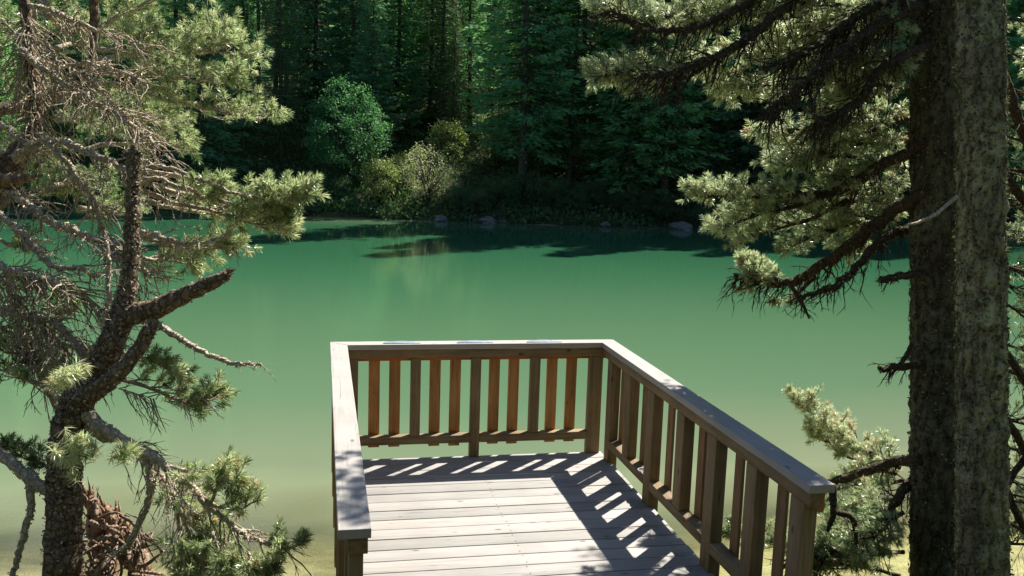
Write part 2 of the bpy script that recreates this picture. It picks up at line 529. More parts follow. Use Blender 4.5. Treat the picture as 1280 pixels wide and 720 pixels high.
def jitter_path(P, amp):
    P = P.copy()
    k = RG.normal(0, amp, P.shape)
    k[0] = 0
    k = (k + np.roll(k, 1, 0)) * 0.6
    k[0] = 0
    return P + k

def side_dir(T, flat=0.4, rise=0.1):
    h = np.cross(T, [0, 0, 1.0])
    if np.linalg.norm(h) < 0.25:
        h = np.cross(T, [1.0, 0.2, 0])
    h = h / np.linalg.norm(h)
    v = np.cross(h, T)
    e = RG.normal(rise, flat)
    return (h * math.cos(e) * (1 if RG.random() < 0.5 else -1) + v * math.sin(e))

def bough(tw, nd, axis, r0, r1=0.004, side=0.35, nlat=14, start=0.2, sub=4, L=0.056, n=38, mat=0, flat=0.45, rise=0.15, droop=0.0, bare=0.0, width=0.0044, tint_mu=0.5, rough=0.12):
    """A living pine bough: axis, side shoots on both sides, needle brushes at every shoot end."""
    axis = np.asarray(axis, float)
    ln = np.linalg.norm(np.diff(axis, axis=0), axis=1).sum()
    m = max(8, int(ln / 0.06))
    P = jitter_path(catmull(axis, m), 0.006 + 0.004 * ln)
    rr = r0 + (r1 - r0) * np.linspace(0, 1, m) ** 0.8
    tube(tw, P, rr, 7 if r0 > 0.012 else 5, mat, rough if r0 > 0.012 else 0, nfreq=30)
    T = unit(np.gradient(P, axis=0))
    pos, dirs = [P[-1]], [T[-1]]
    for k in range(nlat):
        s = start + (1 - start) * ((k + RG.random()) / nlat)
        i = min(m - 1, int(s * (m - 1)))
        d = T[i] * RG.uniform(0.5, 0.9) + side_dir(T[i], flat, rise) * RG.uniform(0.6, 1.0)
        d = d / np.linalg.norm(d)
        prof = (0.35 + 0.65 * math.sin(PI * min(1, 0.18 + 0.82 * s) ** 0.8)) if s > 0.35 else 0.8
        l = side * prof * RG.uniform(0.55, 1.15)
        q = [P[i]]
        steps = 5
        for j in range(steps):
            d = d + np.array([0, 0, 0.10 - droop * 0.3]) + T[i] * 0.06 + RG.normal(0, 0.09, 3)
            d = d / np.linalg.norm(d)
            q.append(q[-1] + d * l / steps)
        q = np.array(q)
        tube(tw, q, np.linspace(max(0.0035, min(rr[i] * 0.5, 0.008)), 0.0022, len(q)), 4, mat, cap=False)
        if RG.random() < bare:
            continue
        pos.append(q[-1])
        dirs.append(d)
        for j in range(sub):
            a = 1 + int(RG.random() * (steps - 1))
            d2 = (q[min(a + 1, steps)] - q[a - 1])
            d2 = d2 / np.linalg.norm(d2)
            d2 = d2 * 0.75 + side_dir(d2, 0.7, 0.25) * 0.8
            d2 = d2 / np.linalg.norm(d2)
            l2 = RG.uniform(0.05, 0.14) * (side / 0.35) ** 0.5
            e = q[a] + d2 * l2 + np.array([0, 0, 0.015])
            tube(tw, np.array([q[a], (q[a] + e) / 2 - np.array([0, 0, 0.006]), e]), [0.003, 0.0025, 0.002], 3, mat, cap=False)
            pos.append(e)
            dirs.append(d2 + np.array([0, 0, 0.25]))
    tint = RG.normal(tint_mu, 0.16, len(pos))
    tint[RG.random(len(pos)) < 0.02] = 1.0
    needles(nd, pos, dirs, L, n, width, (0.25, 1.4), 0.045, tint=np.clip(tint, 0, 1))

def dead_twigs(tw, axis, count, length, r=0.0035, mat=0, droop=0.25, start=0.1, forks=3, curl=0.16, flat=0.9):
    """Bare, forked side twigs along a limb."""
    axis = np.asarray(axis, float)
    m = 40
    P = catmull(axis, m)
    T = unit(np.gradient(P, axis=0))
    for k in range(count):
        i = min(m - 1, int((start + (1 - start) * RG.random()) * m))
        d = T[i] * RG.uniform(0.4, 1.1) + side_dir(T[i], flat, -droop) * RG.uniform(0.5, 1.0)
        d = d / np.linalg.norm(d)
        l = length * RG.uniform(0.3, 1.25)
        q = [P[i]]
        st = 6
        for j in range(st):
            d = d + np.array([0, 0, -droop * 0.25]) + RG.normal(0, curl, 3)
            d = d / np.linalg.norm(d)
            q.append(q[-1] + d * l / st)
        q = np.array(q)
        tube(tw, q, np.linspace(r * RG.uniform(0.8, 1.5), r * 0.35, len(q)), 4, mat, cap=False)
        for f in range(forks):
            a = 1 + int(RG.random() * (st - 1))
            d2 = unit(q[a + 1] - q[a] if a < st else q[a] - q[a - 1]) + RG.normal(0, 0.55, 3) + np.array([0, 0, -droop * 0.4])
            d2 = d2 / np.linalg.norm(d2)
            l2 = l * RG.uniform(0.15, 0.5)
            e1 = q[a] + d2 * l2 * 0.5
            e2 = e1 + (d2 + RG.normal(0, 0.3, 3)) * l2 * 0.5
            tube(tw, np.array([q[a], e1, e2]), [r * 0.6, r * 0.45, r * 0.25], 3, mat, cap=False)

def limb_path(pts):
    """[(px, py, radius_px, depth)] -> world points, radii."""
    P = np.array([at(x, y, z) for x, y, r, z in pts])
    R = np.array([r * z / F_PX for x, y, r, z in pts])
    return P, R

def limb(mb, pts, sides=10, rough=0.13, mat=0, step=0.02, nfreq=16.0, wob=0.0015, flakes=0, fmat=1, thin=1.0, zf=1.0):
    P, R = limb_path(pts)
    R = R * thin
    ln = np.linalg.norm(np.diff(P, axis=0), axis=1).sum()
    m = max(6, int(ln / step))
    Q = catmull(P, m)
    rr = np.interp(np.linspace(0, 1, m), np.linspace(0, 1, len(R)), R)
    Q = jitter_path(Q, wob)
    tube(mb, Q, rr, sides, mat, rough, nfreq=nfreq, zf=zf)
    if flakes:
        flake(mb, Q, rr, int(flakes * ln * float(np.mean(rr)) / 0.03), fmat)
    return Q

def flake(mb, Q, R, cnt, mat, size=(0.004, 0.012)):
    """Small lichen and bark scales standing off a limb."""
    if cnt < 1:
        return
    k = RG.integers(0, len(Q), cnt)
    T = unit(np.gradient(Q, axis=0))[k]
    nr = RG.normal(size=(cnt, 3))
    nr = unit(nr - T * (nr * T).sum(1)[:, None])
    p = Q[k] + nr * (R[k] * RG.uniform(0.92, 1.12, cnt))[:, None] + T * RG.uniform(-.012, .012, cnt)[:, None]
    sz = RG.uniform(size[0], size[1], cnt)[:, None]
    t1 = unit(RG.normal(size=(cnt, 3)))
    t2 = unit(np.cross(nr, t1) + 0.6 * nr)
    V = np.stack([p - t1 * sz, p + t2 * sz, p + t1 * sz + nr * sz * .5, p - t2 * sz * .6], 1).reshape(-1, 3)
    i = np.arange(cnt)[:, None] * 4
    mb.add(V, None, np.hstack([i, i + 1, i + 2, i + 3]), mat, np.repeat(np.clip(RG.normal(.5, .25, cnt), 0, 1), 4))

# ------------------------------------------------------------------ terrain and lake
WATER_Z = -1.2
SHORE_U = 52.0

def fbm(x, y, s):
    return noise.noise(Vector((x * s, y * s, 1.7))) + 0.5 * noise.noise(Vector((x * s * 2.1, y * s * 2.1, 5.2)))

def ground_z(x, y):
    d = np.array([x, y, 0]) - np.array([CAM[0], CAM[1], 0])
    u, v = d @ HF, d @ HR
    # near bank
    sh = -2.1 + 1.1 * (0.5 - 0.5 * math.tanh((x + 1.7) * 1.5)) + 0.9 * (0.5 + 0.5 * math.tanh((x - 1.2) * 1.5)) + 0.25 * fbm(x, 0, 0.9)
    dn = sh - y
    zn = WATER_Z + (0.43 * dn if dn > 0 else min(0.14 * dn, 0.34 * dn + 1.0)) + (0.05 * fbm(x, y, 1.5))
    if dn > 9.5:  # unseen steep rise behind the camera, added to block low sky light
        zn = WATER_Z + 0.43 * 9.5 + min(24, (dn - 9.5) * 0.9)
    shf = SHORE_U + 0.9 * fbm(v, 3, 0.09) + 0.35 * fbm(v, 8, 0.5)
    df = u - shf
    zf = WATER_Z + (0.9 * min(df, 0.6) + (0.42 * max(0, min(df, 30) - 0.6) + 0.6 * max(0, min(df, 130) - 30)) + 0.1 * max(0, df - 130) + 0.35 * fbm(x, y, 0.22) * min(1, df / 3) if df > 0 else 1.3 * df)
    av = abs(v)
    zs = WATER_Z + 0.32 * (av - 75) if u > -20 else -9
    return max(zn, zf, min(zs, 40), -10.0), min(sh, 99)

def build_terrain():
    us = np.concatenate([np.arange(-150, -20, 10), np.arange(-20, -4, 2), np.arange(-4, 14, 0.4), np.arange(14, 46, 2.5), np.arange(46, 62, 0.5), np.arange(62, 110, 1.5), np.arange(110, 420, 15)])
    vs = np.concatenate([np.arange(-330, -60, 15), np.arange(-60, -9, 1.5), np.arange(-9, 9, 0.4), np.arange(9, 60, 1.5), np.arange(60, 340, 15)])
    V = np.empty((len(us), len(vs), 3))
    for i, u in enumerate(us):
        for j, v in enumerate(vs):
            x, y = uv(u, v)
            V[i, j] = (x, y, ground_z(x, y)[0])
    idx = np.arange(len(us) * len(vs)).reshape(len(us), len(vs))
    q = np.stack([idx[:-1, :-1], idx[:-1, 1:], idx[1:, 1:], idx[1:, :-1]], -1).reshape(-1, 4)
    mb = MB()
    mb.add(V.reshape(-1, 3), None, q)
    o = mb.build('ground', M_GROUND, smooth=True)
    tag(o, kind='structure')
    return o

def build_water():
    us = np.concatenate([np.arange(1, 16, 0.35), np.arange(16, 40, 2), np.arange(40, 56, 0.8), [60, 70]])
    vs = np.concatenate([np.arange(-110, -12, 6), np.arange(-12, 12, 0.4), np.arange(12, 112, 6)])
    V, D = [], []
    for u in us:
        for v in vs:
            x, y = uv(u, v)
            V.append((x, y, WATER_Z))
            D.append(max(0.0, WATER_Z - ground_z(x, y)[0]))
    idx = np.arange(len(V)).reshape(len(us), len(vs))
    q = np.stack([idx[:-1, :-1], idx[:-1, 1:], idx[1:, 1:], idx[1:, :-1]], -1).reshape(-1, 4)
    mb = MB()
    mb.add(V, None, q)
    o = mb.build('lake_water', M_WATER, smooth=True)
    a = o.data.attributes.new('depth', 'FLOAT', 'POINT')
    a.data.foreach_set('value', np.array(D, np.float32))
    tag(o, kind='structure')
    return o

build_terrain()
build_water()

# ------------------------------------------------------------------ viewing platform
CW = 0.1405                                    # cap width
WI = 2.183                                     # clear width between cap inner edges
YR, YL = -3.513, -3.775                        # near ends of right and left rails
Z_CAP, Z_CB, Z_IR, Z_STR, Z_LB, Z_LT = 1.0, 0.955, 0.880, 0.845, 0.130, 0.200
plat = empty('viewing_platform', (-1.09, -2.0, 0.0))
tag(plat, 'weathered wooden viewing platform with slatted railings standing over the green lake', 'platform')

def part(name, mat, fn, parent=plat):
    mb = MB()
    fn(mb)
    return mb.build(name, mat, parent)

def decking(mb):
    y = 0.062
    i = 0
    while y > -4.3:
        w = 0.158 + random.uniform(-0.003, 0.003)
        dz = random.uniform(-0.003, 0.0)
        box(mb, -2.245 + random.uniform(-.006, .006), 0.052 + random.uniform(-.006, .006), y - w, y, -0.042 + dz, dz, 0.005, 0, random.random())
        for xs in (-2.15, -1.1, -0.06):
            for ys in (y - 0.03, y - w + 0.03):
                a_ = np.linspace(0, 2 * PI, 9)[:-1]
                c_ = (xs + random.uniform(-.008, .008), ys + random.uniform(-.006, .006))
                ring_ = np.stack([c_[0] + .0055 * np.cos(a_), c_[1] + .0055 * np.sin(a_), np.full(8, dz + .0012)], 1)
                mb.add(np.vstack([ring_, [[c_[0], c_[1], dz + .0008]]]), [[q, (q + 1) % 8, 8] for q in range(8)], None, 1)
        y -= w + 0.007 + random.uniform(-0.001, 0.003)
        i += 1
M_SCREW = simple('rusty_screw', (0.10, 0.075, 0.06), 0.6, 0.6, 40, 0.3)
part('decking', [W_DECK, M_SCREW], decking)
for xb in (-2.15, -1.1, -0.06):
    part('joist', W_RAILY, lambda mb: box(mb, xb - 0.05, xb + 0.05, -4.25, 0.05, -0.21, -0.045))
for xb in (-2.05, -0.15):
    for yb in (-0.15, -2.2):
        part('support_leg', W_POST, lambda mb: box(mb, xb - 0.07, xb + 0.07, yb - 0.07, yb + 0.07, -2.6, -0.212))

# caps: mitred at the corners
def cap_piece(name, mat, pts, seams):
    """Extruded polygon pts (counter-clockwise seen from above), chamfered."""
    bm = bmesh.new()
    lo = [bm.verts.new((x, y, Z_CB)) for x, y in pts]
    hi = [bm.verts.new((x, y, Z_CAP)) for x, y in pts]
    k = len(pts)
    bm.faces.new(hi)
    bm.faces.new(lo[::-1])
    for j in range(k):
        bm.faces.new((lo[j], lo[(j + 1) % k], hi[(j + 1) % k], hi[j]))
    bmesh.ops.bevel(bm, geom=bm.edges[:], offset=0.005, segments=2, affect='EDGES', profile=0.5)
    me = bpy.data.meshes.new(name)
    bm.to_mesh(me)
    bm.free()
    me.materials.append(mat)
    a_ = me.attributes.new('tint', 'FLOAT', 'POINT')
    a_.data.foreach_set('value', np.full(len(me.vertices), random.uniform(0.45, 0.75), np.float32))
    o = bpy.data.objects.new(name, me)
    COL.objects.link(o)
    o.parent = plat
    o.matrix_parent_inverse = Matrix.Translation(-plat.location)
    return o
g = 0.0012
cap_back = cap_piece('cap_rail', W_CAPX, [(-WI + g, 0), (-g, 0), (CW - g, CW), (-WI - CW + g, CW)], [])
cap_piece('cap_rail', W_CAPY, [(g * 0, YR), (CW, YR), (CW, CW - g * 2), (0, -g * 2)], [])
cap_piece('cap_rail', W_CAPY, [(-WI - CW, YL), (-WI, YL), (-WI, -g * 2), (-WI - CW, CW - g * 2)], [])

# back rail (y outward = +)
IN0, IN1, ST1, BL1 = 0.013, 0.072, 0.101, 0.129
part('top_rail', W_RAILX, lambda mb: box(mb, -WI - 0.10, 0.10, IN0, IN1, Z_IR, Z_CB - 0.001, tint=0.45))
part('backing_strip', W_STRX, lambda mb: box(mb, -WI - 0.07, 0.07, IN1 + 0.001, ST1, Z_STR, Z_CB - 0.002, 0.002))
XB = [-1.6135, -1.0995, -0.581]
for k, x in enumerate(XB):
    z0 = -0.24 if k == 1 else Z_LT + 0.001
    part('post', W_POST, lambda mb: box(mb, x - 0.041, x + 0.041, IN0 + 0.002, 0.094, z0, Z_IR - 0.001, 0.006, 0, 0.55))
part('post', W_POST, lambda mb: box(mb, -0.094, 0.022, IN0 + 0.002, 0.098, -0.24, Z_IR - 0.001, 0.006, 0, 0.4))
part('post', W_POST, lambda mb: box(mb, -WI - 0.022, -WI + 0.09, IN0 + 0.002, 0.098, -0.24, Z_IR - 0.001, 0.006, 0, 0.4))
for a_, b_ in ((-WI + 0.0915, XB[1] - 0.0425), (XB[1] + 0.0425, -0.0955)):
    part('lower_rail', W_RAILX, lambda mb: box(mb, a_, b_, IN0 + 0.001, ST1, Z_LB, Z_LT, 0.005, 0, 0.6))
thin = [-1.955, -1.783, -1.440, -1.266, -0.926, -0.755, -0.412, -0.236]
for x in thin:
    t_ = random.uniform(-.4, 1.2)
    part('baluster', W_BAL, lambda mb: box(mb, x - 0.047, x + 0.047, ST1 + 0.001, BL1, Z_LB - 0.045 + random.uniform(-.006, .004), Z_CB - 0.003, 0.003, 0, t_))

# right rail (x outward = +)
part('top_rail', W_RAILY, lambda mb: box(mb, IN0, IN1, YR + 0.012, 0.012, Z_IR + 0.001, Z_CB - 0.0015, tint=0.5))
part('backing_strip', W_STRY, lambda mb: box(mb, IN1 + 0.001, ST1, YR + 0.02, 0.07, Z_STR + 0.002, Z_CB - 0.002, 0.002))
YP = [(-0.135, -0.255, 1), (-0.606, -0.735, 0), (-1.124, -1.262, 1), (-1.717, -1.850, 0), (-2.232, -2.372, 1), (-2.788, -2.920, 0), (-3.306, -3.440, 1)]
for y1, y0, long_ in YP:
    t_ = random.uniform(0.4, 0.7)
    part('post', W_POST, lambda mb: box(mb, IN0 + 0.002, 0.098, y0, y1, -0.24 if long_ else Z_LT + 0.001, Z_IR - 0.0005, 0.006, 0, t_))
lb = [(-0.2565, -1.1225), (-1.2635, -2.2305), (-2.3735, -3.3045)]
for y1, y0 in lb:
    part('lower_rail', W_RAILY, lambda mb: box(mb, IN0 + 0.001, ST1, y0, y1, Z_LB, Z_LT, 0.005, 0, 0.5))
for i in range(6):
    yc = (YP[i][1] + YP[i + 1][0]) / 2 + (0.13, 0.09, 0.10, 0.085, 0.06, 0.055)[i]
    t_ = random.random()
    part('baluster', W_BALD, lambda mb: box(mb, ST1 + 0.001, BL1 - 0.006, yc - 0.05, yc + 0.05, Z_LB - 0.045, Z_CB - 0.003, 0.003, 0, t_))
# left rail (x outward = -)
XL = -WI
part('top_rail', W_RAILY, lambda mb: box(mb, XL - IN1 - 0.028, XL - IN0, YL + 0.012, 0.012, Z_IR + 0.001, Z_CB - 0.0015, tint=0.4))
YQ = [(-0.135, -0.255, 1), (-0.62, -0.75, 0), (-1.15, -1.29, 1), (-1.75, -1.885, 0), (-2.36, -2.50, 1), (-2.98, -3.11, 0), (-3.60, -3.74, 1)]
for y1, y0, long_ in YQ:
    part('post', W_POST, lambda mb: box(mb, XL - 0.093, XL - IN0 - 0.018, y0, y1, -0.24 if long_ else Z_LT + 0.001, Z_IR - 0.0005, 0.006, 0, 0.45))
for y1, y0 in ((-0.2565, -1.1485), (-1.2915, -2.3585), (-2.5015, -3.5985)):
    part('lower_rail', W_RAILY, lambda mb: box(mb, XL - ST1, XL - IN0 - 0.001, y0, y1, Z_LB, Z_LT, 0.005))
for i in range(6):
    yc = (YQ[i][1] + YQ[i + 1][0]) / 2
    part('baluster', W_BALD, lambda mb: box(mb, XL - BL1, XL - ST1 - 0.001, yc - 0.05, yc + 0.05, Z_LB - 0.045, Z_CB - 0.003, 0.003))

# three half-round engraved steel plaques on the back cap, straight edge towards the viewer
def plaque(x, y0, w, d):
    mb = MB()
    n = 24
    a = np.linspace(0, PI, n)
    top = np.stack([x + w * np.cos(a), y0 + d * np.sin(a), np.full(n, Z_CAP + 0.005)], 1)
    bot = top.copy()
    bot[:, 2] = Z_CAP + 0.0005
    ins = np.stack([x + (w - .004) * np.cos(a), y0 + .003 + (d - .006) * np.sin(a), np.full(n, Z_CAP + 0.006)], 1)
    V = np.vstack([bot, top, ins])
    q = []
    for i in range(n):
        j = (i + 1) % n
        q += [[i, j, n + j, n + i], [n + i, n + j, 2 * n + j, 2 * n + i]]
    V = np.vstack([V, [[x, y0 + d * 0.4, Z_CAP + 0.006]]])
    tr = [[2 * n + i, 2 * n + (i + 1) % n, 3 * n] for i in range(n)]
    mb.add(V, tr, q)
    return mb.build('metal_plaque', M_STEEL, plat)
for x in (-1.735, -1.115, -0.512):
    plaque(x, 0.030, 0.155, 0.092)

# small ring hooked on the lower right rail
def ring():
    mb = MB()
    c = at(799, 587, 6.35)
    c = np.array([0.045, -1.03, Z_LT + 0.004])
    a = np.linspace(0, 2 * PI, 25)
    tube(mb, np.stack([c[0] + 0.034 * np.cos(a), c[1] + 0.045 * np.sin(a), np.full(25, c[2])], 1), np.full(25, 0.006), 8)
    tube(mb, np.array([c + [-0.02, -0.035, 0.004], c + [-0.03, -0.07, 0.005], c + [-0.028, -0.10, 0.003]]), [0.006, 0.007, 0.005], 8)
    o = mb.build('shackle_ring', M_STEEL, None, True)
    tag(o, 'small steel ring lying on the lower right rail of the platform', 'ring')
ring()

# ------------------------------------------------------------------ left: crooked broken pine
ZA = 5.3
def zz(pts, z):
    return [(p[0], p[1], p[2], z + (p[3] if len(p) > 3 else 0)) for p in pts]

def splinter(mb, a, b, r):
    d = unit(b - a)
    for i in range(11):
        o = RG.normal(0, 1, 3)
        o = unit(o - d * (o @ d)) * r * RG.uniform(.1, .85)
        p = b - d * 0.02 + o
        q = p + d * RG.uniform(.03, .075) + o * .2
        tube(mb, np.array([p, (p + q) / 2, q]), [r * .28, r * .2, 0.001], 5, 2)

base = at(80, 830, ZA)
gz = ground_z(base[0], base[1])[0]
pineA = empty('crooked_pine', (base[0], base[1], gz))
tag(pineA, 'crooked half dead pine with snapped limbs leaning over the water at the lower left', 'tree')
tk = MB()
TR = [(84, 1000, 27), (81, 850, 25), (79, 720, 23), (81, 640, 21), (80, 585, 20), (87, 532, 20), (97, 500, 19), (117, 470, 17), (136, 437, 16), (149, 402, 15), (158, 368, 11), (164, 330, 9.5), (165, 290, 9), (166, 240, 8.5), (167, 205, 8.5), (171, 186, 8)]
limb(tk, zz(TR, ZA), 30, 0.16, 0, 0.015, 22, 0.004, 420)
tk.build('trunk', [M_BARK_L, M_LICHENP], pineA, True)
br = MB()
limb(br, zz([(146, 402, 12, 0), (165, 393, 13, -.02), (190, 387, 13, -.05), (222, 373, 11, -.12), (255, 358, 9, -.18), (285, 343, 7.5, -.22)], ZA), 22, 0.2, flakes=220)
splinter(br, at(262, 355, ZA - .18), at(286, 342, ZA - .22), 0.030)
br.build('snapped_limb', [M_BARK_L, M_LICHENP, M_RAWWOOD], pineA, True)
br = MB()
limb(br, zz([(100, 498, 12, -.05), (124, 486, 12, -.1), (150, 465, 10, -.15), (172, 438, 9, -.18), (189, 408, 8, -.2)], ZA), 22, 0.2, flakes=220)
splinter(br, at(178, 428, ZA - .19), at(190, 406, ZA - .2), 0.032)
br.build('snapped_limb', [M_BARK_L, M_LICHENP, M_RAWWOOD], pineA, True)
lb_ = MB()
L3 = [(160, 398, 5, .02), (188, 402, 5, -.05), (216, 418, 4.5, -.12), (250, 437, 4, -.2), (280, 450, 3.5, -.26), (306, 456, 3, -.3), (327, 456, 1.6, -.3)]
L4 = [(-60, 528, 7, .3), (0, 565, 7, .15), (30, 592, 9, .05), (50, 608, 9, 0), (72, 616, 9, 0)]
L4b = [(38, 602, 6, 0), (37, 640, 5, -.03), (30, 670, 5, -.05), (21, 700, 4.5, -.05), (14, 730, 4, -.05)]
L5 = [(95, 508, 10, 0), (120, 530, 9, -.06), (150, 548, 8, -.12), (180, 566, 7, -.18), (206, 582, 6, -.24), (232, 603, 5, -.28), (262, 632, 4, -.32), (292, 660, 3.5, -.35), (322, 676, 3, -.37), (348, 680, 2, -.38)]
L5b = [(182, 568, 6, -.18), (189, 606, 6, -.2), (177, 648, 5, -.22), (160, 680, 4, -.2), (142, 694, 3, -.15)]
L6 = [(96, 520, 7, 0), (125, 545, 6, .02), (160, 552, 5, -.03), (185, 575, 4, -.05), (215, 618, 3.5, -.1), (235, 660, 3, -.12), (250, 705, 2, -.12)]
L7 = [(92, 478, 6, .05), (112, 452, 5, .08), (130, 430, 5, .1), (133, 395, 4, .12), (136, 340, 3, .15), (135, 300, 2, .18)]
for p in (L3, L4, L4b, L5, L5b, L6, L7):
    limb(lb_, zz(p, ZA), 9, 0.24, 0, 0.02, 34, 0.005, 260, 1, .88)
def wp(pts, z):
    return limb_path(zz(pts, z))[0]
dead_twigs(lb_, wp(L5, ZA), 60, 0.28, 0.0045, 0, 0.5, 0.2, 4, .2)
dead_twigs(lb_, wp(L6, ZA), 55, 0.26, 0.0042, 0, 0.4, 0.2, 4, .2)
dead_twigs(lb_, wp(L5b, ZA), 22, 0.2, 0.003, 0, 0.3)
dead_twigs(lb_, wp(TR[6:], ZA), 55, 0.22, 0.0042, 0, 0.1)
dead_twigs(lb_, wp(L7, ZA), 26, 0.2, 0.003, 0, 0.2)
dead_twigs(lb_, wp(L3, ZA), 5, 0.12, 0.0025, 0, 0.2)
dead_twigs(lb_, wp(L4, ZA), 8, 0.12, 0.0025, 0, 0.2)
nd = MB()
def bA(pts, r, **k):
    bough(lb_, nd, wp(pts, ZA), r * ZA / F_PX, **k)
# drooping sprays to the lower right
bA([(205, 582, 0, -.22), (240, 590, 0, -.3), (275, 590, 0, -.36), (298, 605, 0, -.4)], 3.5, side=0.17, nlat=10, sub=4, start=.35)
bA([(250, 620, 0, -.3), (290, 640, 0, -.35), (325, 628, 0, -.4)], 3, side=0.14, nlat=8, sub=3, start=.3)
bA([(300, 665, 0, -.35), (335, 680, 0, -.38), (365, 684, 0, -.4), (388, 676, 0, -.42)], 2.6, side=0.12, nlat=8, sub=2, start=.25)
bA([(225, 640, 0, -.1), (255, 670, 0, -.12), (285, 700, 0, -.14), (300, 725, 0, -.14)], 3, side=0.2, nlat=12, sub=4, start=.1)
bA([(210, 610, 0, -.1), (225, 650, 0, -.1), (235, 690, 0, -.1), (250, 730, 0, -.1)], 3, side=0.22, nlat=12, sub=4, start=.1)
bA([(200, 600, 0, .1), (240, 625, 0, .15), (270, 660, 0, .2)], 3, side=0.2, nlat=12, sub=4, start=.1)
for (x, y, z) in ((240, 640, -.05), (265, 665, -.2), (225, 675, .05), (285, 690, -.2), (255, 700, .1), (310, 690, -.3), (215, 700, .15)):
    bA([(x, y, 0, z), (x + 12, y + 20, 0, z), (x + 28, y + 34, 0, z)], 2.6, side=0.15, nlat=8, sub=3, start=.1, tint_mu=.42)
bA([(262, 632, 0, -.32), (272, 605, 0, -.36), (285, 588, 0, -.38)], 2.6, side=0.1, nlat=7, sub=4, start=.2, tint_mu=.7)
# the middle spray behind the trunk
bA([(115, 470, 0, .15), (165, 478, 0, .25), (215, 495, 0, .3), (252, 505, 0, .3), (276, 492, 0, .3)], 4, side=0.24, nlat=18, sub=4, start=.3, droop=.5)
bA([(150, 440, 0, .2), (190, 450, 0, .3), (225, 470, 0, .35)], 3, side=0.2, nlat=10, sub=4, start=.25, droop=.4)
dead_twigs(lb_, wp([(130, 480, 0, .15), (200, 500, 0, .2), (262, 500, 0, .25)], ZA), 40, 0.22, 0.004, 0, 0.25)
# rosettes on the trunk and the left
pos, dr = [], []
for (x, y, k, rr) in ((88, 575, 9, 26), (90, 560, 7, 18), (160, 562, 7, 15), (75, 470, 8, 16), (95, 468, 6, 14), (150, 570, 4, 10), (112, 560, 3, 8)):
    for i in range(k):
        pos.append(at(x + random.uniform(-rr, rr) * .8, y + random.uniform(-rr, rr) * .8, ZA - 0.42 - random.uniform(0, .16)))
        dr.append(unit(RG.normal(0, .6, 3) + np.array([0.1, -0.7, 0.35])))
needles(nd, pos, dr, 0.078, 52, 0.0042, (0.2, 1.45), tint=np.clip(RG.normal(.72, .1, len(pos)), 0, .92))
bA([(70, 590, 0, .1), (50, 578, 0, .15), (25, 568, 0, .2), (5, 560, 0, .2)], 3.5, side=0.12, nlat=10, sub=3, tint_mu=.2)
bA([(75, 500, 0, .3), (50, 480, 0, .4), (20, 470, 0, .5), (-15, 462, 0, .6)], 4, side=0.26, nlat=15, sub=4, tint_mu=.25)
bA([(70, 510, 0, .5), (40, 450, 0, .6), (10, 440, 0, .7), (-20, 430, 0, .8)], 4, side=0.24, nlat=12, sub=4, tint_mu=.25)
lb_.build('branch', [M_TWIG, M_LICHENP], pineA, True)
nd.build('crown', M_NEEDLE, pineA)

# ------------------------------------------------------------------ left: taller pine behind it, limbs entering from the left
ZB = 6.6
bx = at(36, 900, ZB)
bgz = ground_z(bx[0], bx[1])[0]
pineB = empty('shaggy_pine', (bx[0], bx[1], bgz))
tag(pineB, 'shaggy pine at the left edge with pale dead lower twigs and sunlit needles above', 'tree')
tb = MB()
limb(tb, zz([(-60, 1100, 26), (-55, 800, 24), (-48, 600, 22), (-40, 420, 21), (-30, 300, 20), (-5, 235, 18), (22, 195, 14), (42, 165, 10), (44, 120, 8), (38, 60, 7), (30, 0, 7), (26, -90, 6), (24, -220, 5)], ZB), 20, 0.16, 0, 0.03, 18)
tb.build('trunk', M_BARK_L, pineB, True)
tb2 = MB()
limb(tb2, zz([(-20, 140, 8, .4), (30, 132, 8, .6), (70, 118, 7.5, .7), (104, 96, 7, .75), (117, 70, 6.5, .8), (118, 20, 6, .8), (116, -60, 6, .8), (118, -180, 5, .8)], ZB), 12, 0.15, 0, 0.03)
tb2.build('second_stem', M_BARK_L, pineB, True)
bb = MB()
Ba = [(20, 198, 10, -.2), (45, 183, 9, -.3), (62, 177, 8, -.4), (92, 183, 7, -.5), (122, 195, 6, -.6), (148, 210, 5, -.65), (163, 228, 4, -.7), (172, 250, 3, -.7)]
Bb = [(-60, 205, 8, 0), (0, 235, 7, -.4), (22, 246, 7, -.5), (42, 262, 7, -.6), (62, 277, 7, -.65), (88, 287, 7, -.7), (114, 298, 6, -.75), (142, 303, 5, -.8), (166, 320, 4.5, -.85), (186, 346, 3.5, -.9)]
Bc = [(-60, 230, 6, -.4), (0, 268, 6, -.7), (26, 291, 5.5, -.8), (46, 313, 5, -.85), (66, 330, 4.5, -.9), (98, 336, 4, -.95), (120, 346, 3, -1)]
Bd = [(-60, 320, 6, -.6), (0, 333, 6, -.9), (32, 342, 5.5, -1), (62, 350, 5, -1.05), (84, 361, 4, -1.1)]
Be = [(-60, 372, 8, -.6), (0, 386, 8, -.8), (30, 395, 7, -.9), (62, 401, 6, -.95), (86, 420, 6, -1), (106, 442, 4, -1), (118, 470, 3, -1)]
Bf = [(-60, 400, 6, -.4), (0, 350, 6, -.6), (14, 365, 6, -.65), (25, 400, 5, -.7), (40, 450, 4, -.75), (70, 490, 3, -.8)]
Bg = [(28, 62, 6, -.1), (60, 92, 5, -.3), (100, 115, 4.5, -.45), (150, 146, 4, -.55), (192, 178, 2.5, -.6)]
Bh = [(26, 5, 5, 0), (60, 12, 4.5, -.1), (84, 22, 4, -.2), (122, 38, 3.5, -.3), (180, 55, 2, -.4)]
Bi = [(28, 66, 5, 0), (66, 82, 4, -.2), (112, 80, 3.5, -.3), (150, 90, 3, -.35), (188, 106, 2, -.4)]
